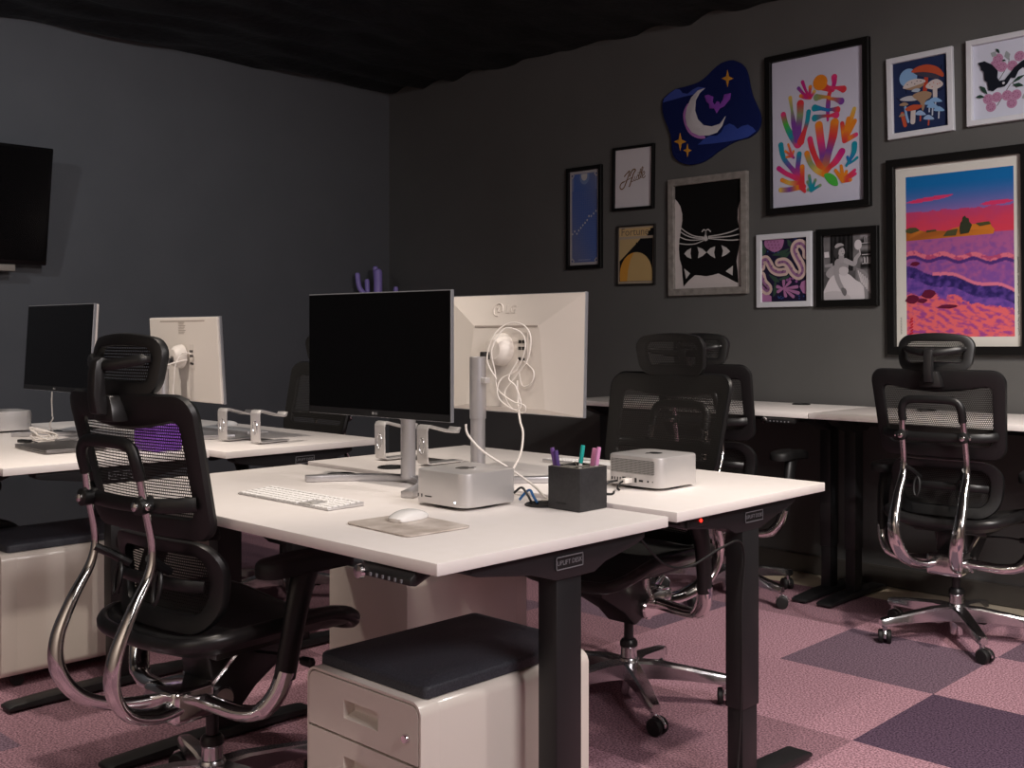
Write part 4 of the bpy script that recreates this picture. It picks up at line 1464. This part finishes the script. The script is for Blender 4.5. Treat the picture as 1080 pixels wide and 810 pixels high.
def paint_coral(p):
    base(p, (214, 212, 226))
    q = Quad((60, 155), (437, 78), (435, 722), (58, 760))
    ye, og, rd, pk, mg, pu, bl, te, gr, ol = (230, 190, 90), (240, 140, 40), (226, 62, 70), (232, 60, 120), (206, 40, 130), (130, 70, 160), (50, 110, 190), (30, 150, 170), (80, 190, 70), (140, 160, 110)

    def st(pts, r, cols, k=2):
        p.line([q(*a) for a in pts], r, cols, k)
    # upright hand at left
    st([(107, 368), (118, 410), (140, 455), (168, 488)], [.030, .028, .034, .05], [pk, gr, te, pk])
    st([(137, 298), (144, 350), (150, 400), (158, 450)], [.022, .014, .028, .03], [ye, ol, pu, pu])
    st([(180, 322), (178, 370), (172, 420), (166, 470)], [.040, .036, .034, .04], [rd, ol, pu, pu])
    st([(214, 356), (208, 395), (198, 430), (180, 480)], [.026, .024, .022, .04], [te, te, rd, rd])
    # small hand
    for e, c in (((190, 232), mg), ((173, 258), pu), ((182, 290), og), ((222, 252), og), ((238, 272), ye)):
        st([e, ((e[0] + 222) / 2 - 2, (e[1] + 298) / 2 + 4), (222, 298)], [.020, .014, .016], [c, mg, rd])
    # plant with lobes
    p.disc(*q(264, 234), .078, og, 3)
    st([(262, 240), (290, 258), (312, 262)], [.06, .03, .03], [og, rd, pk], 2)
    st([(320, 212), (318, 245), (300, 280), (294, 330), (292, 392)], [.032, .022, .02, .026, .012], [pk, mg, rd, pu, mg])
    for a, b_, c in (((355, 262), (310, 256), [rd, pk]), ((248, 296), (300, 296), [ol, og]), ((346, 312), (298, 300), [pu, og]), ((240, 340), (296, 350), [te, bl]), ((330, 348), (296, 348), [rd, bl]),
                     ((240, 382), (294, 372), [te, rd]), ((326, 370), (294, 375), [pk, rd])):
        st([a, ((a[0] + b_[0]) / 2, (a[1] + b_[1]) / 2 - 2), b_], [.036, .018, .014], c)
    # leaf at right
    for e, c in (((398, 345), ye), ((400, 395), og), ((350, 405), rd), ((404, 452), pk), ((375, 385), og)):
        st([e, ((e[0] + 358) / 2, (e[1] + 478) / 2), (358, 478)], [.022, .024, .024], [c, og, rd])
    # large centre fan
    st([(256, 412), (264, 480), (272, 540), (274, 600)], [.042, .040, .038, .04], [og, pk, pu, og])
    st([(320, 402), (312, 460), (296, 520), (276, 600)], [.046, .044, .036, .04], [og, rd, pu, og])
    st([(219, 470), (228, 510), (245, 555), (272, 606)], [.030, .030, .028, .04], [pk, rd, rd, og])
    st([(206, 530), (220, 570), (245, 600), (276, 616)], [.030, .028, .028, .03], [og, ol, ye, og])
    st([(348, 522), (325, 560), (300, 585), (276, 612)], [.036, .036, .026, .03], [mg, pk, rd, og])
    p.poly([q(*a) for a in ((276, 618), (300, 612), (325, 630), (332, 662), (310, 662), (288, 645))], gr, 3, 4)
    # lower left fan
    st([(96, 495), (106, 545), (135, 585), (172, 625)], [.030, .026, .024, .03], [te, te, pu, pk])
    st([(174, 532), (168, 580), (164, 625)], [.028, .026, .03], [te, pu, pk])
    st([(86, 592), (115, 612), (150, 628), (182, 645)], [.026, .024, .026, .03], [mg, pk, pk, rd])
    st([(100, 640), (130, 652), (170, 655)], [.022, .022, .03], [og, ye, rd])
    st([(94, 682), (130, 680), (165, 672), (188, 668)], [.026, .026, .026, .035], [ye, pu, og, rd])
    st([(186, 585), (186, 630), (184, 665), (196, 688)], [.026, .024, .036, .016], [og, rd, rd, rd])
    for e in ((115, 520), (128, 492), (150, 520), (120, 545)):
        st([e, (145, 542), (152, 548)], [.012, .012, .010], [og, pk, pu])
    # small teal sprig and right branch
    for e in ((215, 622), (208, 648), (240, 640), (260, 662), (210, 680)):
        st([e, ((e[0] + 225) / 2, (e[1] + 682) / 2), (225, 684)], [.016, .015, .016], [ol, te, te])
    st([(398, 492), (395, 525), (378, 560), (366, 580)], [.030, .026, .016, .014], [te, te, bl, te])
    st([(408, 548), (392, 562), (376, 572)], [.014, .012, .012], [te, te, bl])
    st([(370, 545), (374, 562), (376, 572)], [.014, .012, .012], [bl, te, te])
    for e in ((322, 600), (345, 582), (366, 605), (398, 600), (400, 615), (382, 640)):
        st([e, ((e[0] + 352) / 2, (e[1] + 636) / 2 + 4), (352, 642)], [.016, .020, .026], [pk if e[0] > 390 else og, rd if e[0] > 380 else og, og])


def paint_mushrooms(p):
    base(p, (38, 50, 86))
    q = Quad((102, 270), (468, 195), (470, 690), (105, 750))
    rd, wh, bl, br = (196, 86, 56), (214, 202, 196), (140, 180, 220), (170, 140, 112)

    def pl(pts, c, k, sm=3):
        p.poly([q(*a) for a in pts], c, k, sm)

    def st(pts, r, c, k):
        p.line([q(*a) for a in pts], r, c, k)
    for a, b_ in (((430, 270), (400, 330)), ((440, 380), (400, 440)), ((120, 500), (170, 560)), ((170, 420), (190, 470)), ((440, 430), (380, 460))):
        st([a, ((a[0] + b_[0]) / 2 + 6, (a[1] + b_[1]) / 2), b_], [.006, .014, .006], (24, 30, 56), 1)
    p.disc(*q(206, 362), .165, bl, 1, 28)
    st([(330, 330), (322, 400), (314, 460)], .038, (190, 70, 48), 2)
    pl([(240, 325), (300, 322), (360, 326), (412, 348), (400, 368), (340, 360), (280, 350)], (70, 66, 80), 2)
    pl([(228, 326), (258, 292), (330, 270), (400, 286), (440, 330), (434, 356), (385, 334), (310, 322)], rd, 3)
    st([(382, 440), (382, 490)], .040, wh, 2)
    pl([(320, 428), (350, 388), (395, 370), (432, 392), (430, 418), (380, 442)], wh, 3)
    for a in ((350, 410), (375, 395), (400, 405), (365, 425), (415, 400)):
        p.disc(*q(*a), .010, rd, 4, 8)
    pl([(180, 438), (240, 418), (312, 398), (290, 428), (230, 446)], br, 2)
    pl([(168, 432), (196, 392), (250, 370), (304, 372), (320, 390), (250, 418), (190, 438)], wh, 3)
    for a in ((200, 410), (230, 395), (265, 385), (290, 385), (250, 405)):
        p.disc(*q(*a), .010, (40, 40, 60), 4, 8)
    pl([(225, 455), (255, 435), (285, 440), (270, 460)], (176, 190, 206), 3)
    pl([(145, 512), (190, 490), (250, 486), (300, 500), (240, 520), (170, 522)], (196, 196, 200), 2)
    pl([(230, 488), (290, 456), (356, 462), (352, 496), (320, 520), (312, 560), (296, 590), (280, 530)], br, 3)
    st([(235, 590), (230, 665)], .045, wh, 3)
    pl([(182, 575), (235, 548), (296, 552), (270, 578), (200, 592)], rd, 4)
    pl([(140, 552), (175, 530), (205, 545), (180, 556)], br, 3)
    st([(182, 565), (188, 620), (200, 665)], .022, bl, 3)
    st([(160, 610), (178, 690)], .034, rd, 3)
    pl([(136, 632), (160, 606), (180, 622)], br, 4)
    for (x, y, w) in ((385, 515, 44), (345, 535, 34), (365, 556, 38), (406, 578, 36), (338, 636, 36), (284, 606, 36)):
        st([(x, y), (x - 4, y + 60 if y < 600 else y + 50)], .013, (190, 198, 210) if y < 600 else rd, 2)
        pl([(x - w, y + 10), (x - w * .5, y - 14), (x + w * .2, y - 18), (x + w, y + 8), (x + w * .3, y + 14)], bl if y < 600 else (160, 186, 220), 5)


def paint_bat(p):
    base(p, (218, 220, 232))
    q = Quad((108, 165), (555, 78), (555, 651), (108, 715))
    pk, gn, bk = (196, 142, 172), (44, 70, 58), (24, 28, 38)

    def st(pts, r, c, k):
        p.line([q(*a) for a in pts], r, c, k)
    st([(280, 600), (330, 520), (385, 435), (420, 470)], .006, (96, 100, 92), 1)
    st([(290, 420), (360, 300), (370, 230)], .006, (96, 100, 92), 1)
    for c in ((290, 255), (270, 300), (318, 315), (444, 236), (392, 305), (215, 552), (278, 538), (236, 610), (352, 525), (418, 520), (386, 582), (505, 300), (520, 560)):
        p.disc(*q(*c), .085, pk, 2, 18)
        for k in range(7):
            a = k * .9
            p.disc(*q(c[0] + 20 * cos(a), c[1] + 20 * sin(a)), .012, (168, 110, 146), 3, 7)
    for a, b_, w in (((280, 185), (305, 215), .02), ((160, 460), (212, 515), .035), ((130, 540), (190, 540), .03), ((400, 430), (480, 378), .03), ((400, 450), (472, 455), .034), ((325, 270), (348, 272), .014)):
        st([a, ((a[0] + b_[0]) / 2, (a[1] + b_[1]) / 2 - 4), b_], [.004, w, .004], gn, 4)
    for a, b_ in (((240, 215), (280, 230)), ((350, 200), (365, 260)), ((460, 545), (500, 520))):
        st([a, ((a[0] + b_[0]) / 2, (a[1] + b_[1]) / 2), b_], [.006, .05, .006], (164, 170, 170), 2)
    p.poly([q(*a) for a in ((145, 290), (195, 275), (250, 300), (292, 345), (288, 395), (300, 420), (340, 412), (372, 372), (410, 320), (460, 275), (510, 245), (545, 230), (540, 300), (500, 325), (470, 320), (440, 345), (415, 398),
                            (385, 395), (360, 440), (340, 462), (290, 470), (258, 496), (222, 488), (215, 430), (192, 415), (190, 355), (170, 340), (165, 315))], bk, 5)
    p.disc(*q(332, 435), .022, (214, 214, 220), 6, 10)


def paint_snake(p):
    base(p, (36, 30, 58))
    q = Quad((95, 178), (455, 152), (447, 675), (92, 688))
    pk, cr, mv, gn, bl = (182, 122, 166), (222, 194, 182), (160, 112, 150), (58, 82, 68), (60, 84, 140)

    def st(pts, r, c, k):
        p.line([q(*a) for a in pts], r, c, k)
    for a, b_ in (((180, 300), (310, 250)), ((220, 330), (320, 270)), ((300, 170), (320, 230)), ((150, 460), (230, 520)), ((230, 500), (310, 470)), ((185, 640), (200, 520)), ((100, 210), (105, 300))):
        st([a, ((a[0] + b_[0]) / 2 + 8, (a[1] + b_[1]) / 2 + 8), b_], [.008, .05, .012], gn, 1)
    for k in range(26):
        x, y = random.choice(((120 + 110 * random.random(), 250 + 40 * random.random()), (340 + 100 * random.random(), 160 + 30 * random.random()), (220 + 70 * random.random(), 620 + 50 * random.random()), (370 + 70 * random.random(), 590 + 70 * random.random())))
        p.disc(*q(x, y), .016, bl, 1, 8)
    p.poly([q(*a) for a in ((118, 180), (150, 170), (260, 166), (270, 200), (250, 250), (200, 275), (150, 255), (118, 225))], pk, 2, 4)
    for k in range(12):
        p.disc(*q(140 + 28 * (k % 4) + 8 * (k // 4), 190 + 26 * (k // 4)), .02, (156, 98, 140), 3, 8)
    p.poly([q(*a) for a in ((95, 620), (130, 612), (170, 640), (172, 682), (92, 686))], pk, 2)
    p.poly([q(*a) for a in ((447, 500), (410, 520), (395, 560), (420, 610), (447, 620))], pk, 2)
    for e in ((270, 515), (320, 520), (375, 560), (385, 610), (345, 640), (285, 635), (225, 600), (220, 560)):
        st([e, ((e[0] * 2 + 270) / 3, (e[1] * 2 + 575) / 3), (270, 575)], [.034, .030, .006], pk, 2)
    for e in ((320, 495), (345, 490), (372, 515), (300, 505)):
        p.disc(*q(*e), .03, (150, 90, 150), 3, 9)
    for path, k in (([(450, 300), (446, 250), (410, 205), (370, 215), (355, 260), (378, 320), (410, 380), (420, 430), (390, 470), (345, 440), (310, 380), (275, 355), (232, 362)], 4),
                    ([(94, 470), (110, 525), (148, 570), (135, 596), (95, 560)], 4), ([(94, 400), (100, 350), (130, 335), (155, 370), (180, 415), (225, 440), (282, 436)], 5)):
        st(path, .085 if k == 4 else .08, cr, k)
        st(path, .028, mv, k + 1)
        for i in range(len(path) - 1):
            x, y = (path[i][0] + path[i + 1][0]) / 2, (path[i][1] + path[i + 1][1]) / 2
            p.disc(*q(x + 8, y), .02, (126, 84, 128), k + 2, 8)
    p.disc(*q(240, 356), .012, (40, 34, 50), 8, 8)
    p.disc(*q(268, 428), .012, (40, 34, 50), 8, 8)


def paint_photo(p):
    g = lambda v: (v, v * .97, v * .97)
    q = Quad((90, 118), (548, 88), (548, 718), (98, 728))

    def bgf(u, v):
        n_ = noise.noise(V((u * 9, v * 9, 0)))
        if u < .15:
            b_ = 120
        elif u < .62:
            b_ = 34 + 18 * sin(u * 70) * (v > .4)
        elif u < .76:
            b_ = 120
        else:
            b_ = 95 + 60 * sin(v * 34)
        if v < .45:
            b_ = 90 + 40 * (u > .65)
        return g(max(12, b_ + 18 * n_))
    p.field(40, 60, bgf, 0)

    def pl(pts, c, k, sm=3):
        p.poly([q(*a) for a in pts], g(c), k, sm)

    def st(pts, r, c, k):
        p.line([q(*a) for a in pts], r, g(c), k)
    pl([(95, 270), (140, 265), (145, 320), (98, 322)], 236, 1, 0)
    pl([(98, 390), (175, 375), (180, 410), (100, 415)], 170, 1, 0)
    pl([(110, 480), (150, 420), (210, 400), (215, 500), (150, 520)], 180, 1)
    pl([(100, 720), (110, 600), (170, 500), (260, 470), (330, 480), (400, 540), (470, 580), (480, 660), (460, 722)], 228, 2)
    pl([(98, 660), (220, 640), (330, 680), (330, 726), (100, 728)], 210, 3)
    pl([(400, 420), (470, 440), (546, 520), (546, 716), (480, 718), (470, 600), (420, 540)], 150, 2, 0)
    for k in range(6):
        st([(420 + k * 20, 450 + k * 18), (450 + k * 16, 560 + k * 20)], .012, 215, 3)
    for yy in (185, 295, 380):
        st([(455, yy), (546, yy - 6)], .008, 200, 1)
    for k in range(8):
        st([(470 + k * 9, 125 + (k % 3) * 6), (472 + k * 9, 175)], .008, 190 if k % 2 else 60, 1)
        st([(462 + k * 10, 310 + (k % 3) * 8), (468 + k * 9, 370)], .008, 210 if k % 3 else 50, 1)
    # sitter in a pale gown lifting a hand mirror
    pl([(205, 350), (250, 330), (290, 335), (330, 360), (325, 430), (300, 480), (245, 480), (215, 440)], 168, 4)
    pl([(240, 430), (270, 410), (310, 415), (330, 440), (310, 490), (250, 485)], 214, 5)
    st([(225, 370), (212, 450), (230, 540), (270, 620), (290, 670)], [.060, .05, .045, .03], 172, 5)
    st([(300, 350), (345, 372), (385, 380), (400, 330), (430, 290)], [.05, .045, .042, .03], 186, 5)
    pl([(262, 610), (300, 620), (312, 660), (292, 690), (266, 655)], 120, 6)
    st([(262, 345), (262, 310)], .055, 176, 5)
    pl([(226, 250), (250, 222), (280, 230), (294, 262), (288, 292), (262, 306), (236, 292)], 196, 6)
    pl([(190, 260), (205, 215), (250, 205), (286, 222), (262, 232), (240, 250), (232, 296), (210, 330), (192, 300)], 70, 7)
    pl([(200, 215), (225, 188), (265, 186), (288, 205), (250, 214), (212, 232)], 190, 8)
    p.disc(*q(264, 262), .007, g(50), 8, 8)
    p.disc(*q(284, 260), .006, g(50), 8, 8)
    st([(270, 287), (284, 286)], .005, 70, 8)
    p.disc(*q(420, 200), .075, g(224), 7, 20, .098)
    st([(432, 240), (440, 290)], .012, 210, 7)


def paint_sunset(p):
    base(p, (226, 222, 210))
    X0, X1, Y0, Y1 = .085, .935, .052, .942

    def sea(u, v):
        a, b_ = (u - X0) / (X1 - X0), (v - Y0) / (Y1 - Y0)
        n1 = noise.noise(V((a * 3, b_ * 9, 2.)))
        n2 = noise.fractal(V((a * 9, b_ * 22, 5.)), 1., 2., 4)
        n3 = noise.fractal(V((a * 16 + b_ * 8, b_ * 26 - a * 5, 9.)), 1., 2., 3)
        mix = lambda c, d, t_: tuple(x + (y - x) * max(0, min(1, t_)) for x, y in zip(c, d))
        if b_ > .62:
            c = mix((150, 110, 178), (20, 110, 176), (b_ - .76) / .18)
            if b_ < .775 + .012 * n2:
                c = mix((226, 66, 88), (196, 70, 120), (b_ - .66) / .14 + .25 * n2)
            for (y0, xa, xb, sl) in ((.838, .0, .46, .05), (.79, .70, 1.0, .02)):
                d = abs(b_ - y0 - sl * (a - xa) - .006 * n1)
                if xa <= a <= xb and d < .013 * (1 - abs(2 * (a - xa) / (xb - xa) - 1) ** 3):
                    c = (226, 60, 110)
            return c
        # swell
        c = mix((134, 82, 160), (180, 96, 152), (b_ - .3) / .3 + .9 * n3)
        w1 = .515 - .05 * a + .012 * sin(a * 22)
        w2 = .435 - .17 * a + .012 * sin(a * 15 + 1)
        if abs(b_ - w1) < .014:
            c = (232, 120, 140) if n3 > -.1 else (190, 80, 120)
        elif 0 < w1 - b_ < .035:
            c = (84, 52, 124)
        if 0 < w2 - b_ < .07:
            c = mix((44, 34, 96), (96, 66, 150), n3 + .45)
        elif 0 < b_ - w2 < .02 and a > .25:
            c = (228, 124, 150)
        elif 0.07 <= w2 - b_ < .16:
            c = mix((128, 82, 168), (90, 64, 150), n3 + .4)
        if b_ < .27 - .10 * a + .05 * n1 + .03 * n2:
            c = mix((236, 108, 112), (164, 74, 144), 2.2 * (noise.fractal(V((a * 12 - b_ * 10, b_ * 44 + a * 9, 3.)), 1., 2., 4)) + .12)
        return c
    p.field(120, 200, sea, 1, X0, X1, Y0, Y1)
    S = lambda a, b_: (X0 + a * (X1 - X0), Y0 + b_ * (Y1 - Y0))
    p.poly([S(*a) for a in ((0, .60), (.82, .61), (.83, .635), (.80, .66), (.79, .685), (.72, .685), (.66, .675), (.60, .68), (.58, .705), (.555, .72), (.53, .70), (.51, .665), (.45, .66), (.40, .645), (.28, .655), (.20, .65), (.14, .66), (.10, .672), (.04, .675), (0, .665))],
           lambda u, v: (216, 128, 46) if (int(u * 37) % 3) else (170, 96, 40), 2)
    p.poly([S(*a) for a in ((.52, .62), (.60, .625), (.63, .672), (.605, .69), (.60, .712), (.578, .716), (.565, .73), (.545, .722), (.54, .70), (.525, .69), (.515, .66))], (58, 62, 44), 3)
    for pts in (((0, .655), (.05, .645), (.14, .66), (.10, .68), (.04, .682), (0, .672)), ((.36, .615), (.48, .615), (.50, .655), (.40, .648)), ((.66, .68), (.78, .685), (.80, .668), (.70, .66)), ((.20, .645), (.30, .65), (.29, .66), (.2, .658))):
        p.poly([S(*a) for a in pts], (84, 82, 50), 3)
    for cx, cy, w, h in ((.06, .235, .085, .028), (.22, .265, .085, .028), (.16, .225, .06, .014), (.40, .185, .12, .012), (.09, .455, .06, .014)):
        p.poly([S(cx + w * cos(k * .7) * (.8 + .2 * sin(k * 3)), cy + h * sin(k * .7)) for k in range(9)], (104, 26, 56), 3)
    # pencilled margin notes (illegible scribble) and small red seal
    for k in range(34):
        y = .06 + .012 * k
        if k % 9 == 8:
            continue
        p.line([(.957 + .010 * random.random(), y), (.968, y + .004), (.958 + .012 * random.random(), y + .009)], .0022, (90, 86, 92), 2, 2)
    for k in range(12):
        p.line([(.035, .07 + k * .008), (.045, .074 + k * .008)], .002, (120, 116, 112), 2, 1)
    for k in range(6):
        p.line([S(.035 + .012 * (k % 2), .02 + k * .018), S(.06, .028 + k * .018)], .006, (200, 40, 60), 4, 2)


picture('framed_print', 'narrow black-framed blue poster with a diagonal row of white dots', -4.463, 2.008, .291, .646, .024, .022, 'frame_black', paint_blue)
picture('framed_print', 'small black-framed white print with slanted brown script lettering', -4.073, 2.222, .314, .388, .016, .022, 'frame_black', paint_hustle, -.8)
picture('framed_print', 'thin-framed old tan magazine cover with a dark arch, below the script print', -4.055, 1.752, .288, .366, .010, .016, 'frame_thin_dark', paint_cover, -.6)
picture('framed_print', 'grey wood-framed print of an upside-down black cat', -3.538, 1.84, .535, .684, .040, .028, 'frame_grey_wood', paint_cat, .3)
picture('framed_print', 'large black-framed print of rainbow-coloured cut-out plant shapes', -2.852, 2.359, .601, .864, .034, .032, 'frame_black', paint_coral, .6)
picture('framed_print', 'white-framed print of mushrooms on a navy ground', -2.293, 2.459, .332, .408, .028, .025, 'frame_white', paint_mushrooms, 1.4)
picture('framed_print', 'white-framed print of a black bat among pink flowers at the right edge', -1.893, 2.472, .335, .410, .026, .03, 'frame_white', paint_bat, .6)
picture('framed_print', 'small white-framed print of two pale snakes among pink flowers', -3.046, 1.62, .334, .401, .030, .022, 'frame_white', paint_snake, .3)
picture('framed_photograph', 'black-framed black and white photograph of a gowned person raising a hand mirror', -2.679, 1.621, .342, .409, .036, .028, 'frame_black', paint_photo, .3, cat='photograph')
picture('framed_print', 'largest black-framed print, a pink and purple sunset over surf, above the rightmost chair', -2.112, 1.662, .690, .976, .040, .034, 'frame_black', paint_sunset, .5)

# tufted rug hung on the wall: crescent moon, clouds, stars, bat
fpx, hy_, camh, aa = 1150., 351., 1.28, R(46)


def on_wall(x, y, Y=YA - .02):
    """measured outline -> metres on the art wall"""
    u = (690 + x / 6.48 - 540) / fpx
    d = Y / (u * cos(aa) + sin(aa))
    return (d * (u * sin(aa) - cos(aa)), camh - (55 + y / 6.48 - hy_) * d / fpx)


RX, RZ = -3.52, 2.50


def rloop(pts, sm=4):
    pts = [on_wall(*a) for a in pts]
    pts = [(x - RX, z - RZ) for x, z in pts]
    if sm:
        pts = [(q.x, q.y) for q in smooth([(a, b, 0) for a, b in pts], sm, True)]
    return pts


t = thing('wall_rug', 'blue tufted wall rug with a crescent moon, cloud-edged and wavy in outline', 'rug', (RX, YA - .001, RZ), 0)


def tuft(name, pts, col, y0, y1, parent, sm=4):
    lp = rloop(pts, sm)
    mb = MB()
    mb.prism(lp, y0, y1, 'y', .0035 if sm and len(pts) > 14 else .0012, seg=3)
    for i in range(len(mb.v)):
        mb.c[i] = lin(col)
    return mb.build(name, 'tufted_wool', parent, angle=60)


rug = tuft('rug_ground', [(55, 345), (62, 318), (100, 280), (150, 250), (210, 235), (300, 205), (355, 165), (400, 120), (440, 85), (480, 65), (540, 55), (600, 85), (632, 140), (648, 220), (668, 300), (700, 370), (722, 430), (722, 490), (695, 545), (640, 585),
                          (580, 600), (520, 625), (430, 680), (380, 720), (330, 750), (280, 765), (230, 770), (175, 752), (140, 725), (120, 680), (115, 590), (95, 520), (70, 460), (55, 400)], (22, 32, 84), -.020, 0, t, 3)
blue, lb_, org, wht, pnk, vio = (56, 76, 158), (66, 82, 160), (206, 146, 56), (206, 202, 206), (176, 116, 186), (136, 72, 176)
tuft('cloud', [(60, 345), (70, 315), (110, 278), (150, 252), (175, 255), (195, 280), (230, 285), (265, 255), (300, 238), (352, 244), (330, 268), (270, 290), (200, 305), (130, 325)], lb_, -.022, -.017, rug, 0)
tuft('cloud', [(298, 634), (340, 595), (380, 572), (430, 570), (460, 545), (480, 505), (515, 488), (545, 500), (570, 525), (600, 505), (640, 495), (675, 515), (695, 540), (640, 582), (580, 598), (500, 612), (400, 625)], blue, -.022, -.017, rug, 0)
tuft('moon_shade', [(235, 350), (205, 400), (200, 450), (215, 510), (245, 560), (300, 590), (350, 588), (330, 560), (270, 520), (230, 450)], pnk, -.0225, -.017, rug, 3)
tuft('crescent_moon', [(350, 246), (300, 262), (255, 310), (225, 380), (215, 440), (225, 500), (258, 548), (310, 572), (375, 570), (430, 550), (465, 505), (490, 437), (450, 490), (395, 508), (340, 500), (300, 460), (280, 400), (285, 330), (312, 280)], wht, -.0235, -.017, rug, 0)
tuft('bat', [(345, 298), (370, 290), (405, 305), (400, 340), (415, 360), (430, 335), (445, 340), (448, 360), (470, 325), (480, 290), (525, 280), (520, 320), (495, 350), (480, 370), (450, 385), (428, 418), (410, 385), (380, 385), (375, 355), (358, 340)], vio, -.0225, -.017, rug, 0)


def star(cx, cy, rx, ry):
    pts = []
    for k in range(8):
        a = R(45 * k)
        s_ = 1 if k % 2 == 0 else .33
        pts.append((cx + rx * s_ * sin(a), cy - ry * s_ * cos(a)))
    return pts


for (cx, cy, rx, ry) in ((502, 180, 42, 60), (178, 612, 42, 62), (228, 672, 30, 48)):
    tuft('star', star(cx, cy, rx, ry), org, -.0225, -.017, rug, 0)


# ------------------------------------------------------------------ light
def spot(name, loc, aim, energy, size, blend, col, rad=.06):
    d = bpy.data.lights.new(name, 'SPOT')
    d.energy, d.spot_size, d.spot_blend, d.color, d.shadow_soft_size = energy, R(size), blend, col, rad
    o = bpy.data.objects.new(name, d)
    C.objects.link(o)
    o.location = loc
    o.rotation_euler = (V(aim) - V(loc)).to_track_quat('-Z', 'Y').to_euler()
    return o


def area(name, loc, aim, energy, sx, sy, col):
    d = bpy.data.lights.new(name, 'AREA')
    d.shape, d.size, d.size_y, d.energy, d.color = 'RECTANGLE', sx, sy, energy, col
    o = bpy.data.objects.new(name, d)
    C.objects.link(o)
    o.location = loc
    o.rotation_euler = (V(aim) - V(loc)).to_track_quat('-Z', 'Y').to_euler()
    return o


warm, neutral, cool = (1., .88, .77), (1., .94, .89), (.88, .93, 1.)
spot('track_spot', (-1.1, .9, 2.98), (-2.0, 1.9, .8), 70, 70, .6, warm, .05)
spot('track_spot', (-2.6, 1.65, 2.98), (-3.0, 1.9, .8), 112, 60, .7, warm, .05)
spot('track_spot', (-4.15, 1.1, 2.98), (-4.4, 2.1, .8), 125, 74, .7, warm, .05)
spot('track_spot', (-.3, 2.7, 2.98), (-2.0, 2.3, .6), 66, 85, .5, neutral, .05)
spot('track_spot', (-.6, 3.2, 2.98), (-1.7, 4.0, 0), 175, 90, .7, warm, .06)
spot('wall_washer', (.7, 2.8, 2.9), (-1.9, 5.29, 1.1), 275, 62, 1., (1., .96, .92), .08)
spot('wall_washer', (-3.4, 2.3, 2.95), (-6.4, 2.9, 1.5), 45, 95, 1., cool, .08)
spot('wall_washer', (-4.2, .0, 2.95), (-6.4, 1.6, 1.7), 66, 90, 1., cool, .08)
area('light_panel', (1.5, 1.4, 2.9), (-1.6, 2.0, .6), 98, 1.4, .8, (1., .92, .92))
area('light_panel', (-1.6, -1.3, 2.9), (-1.9, -2.6, 1.1), 70, 2.6, .8, neutral)  # added behind the camera to light the near wall for chrome reflections

w = bpy.data.worlds.new('World')
bpy.context.scene.world = w
w.use_nodes = True
w.node_tree.nodes['Background'].inputs[0].default_value = (.03, .03, .035, 1)
w.node_tree.nodes['Background'].inputs[1].default_value = 1.

# ------------------------------------------------------------------ camera
cam = bpy.data.cameras.new('Camera')
cam.sensor_width = 36
cam.lens = 36 * 1150 / 1080
cam.shift_y = -(405 - 351) / 1080
cam.clip_start = .05
co = bpy.data.objects.new('Camera', cam)
C.objects.link(co)
co.location = (0, 0, 1.28)
co.rotation_euler = (R(90), 0, R(44))
sc = bpy.context.scene
sc.camera = co
sc.view_settings.view_transform = 'Standard'
sc.view_settings.look = 'None'
sc.view_settings.exposure = .17
sc.view_settings.gamma = 1.
sc.view_settings.use_curve_mapping = False
try:
    sc.cycles.transparent_max_bounces = 24
    sc.cycles.max_bounces = 8
except Exception:
    pass
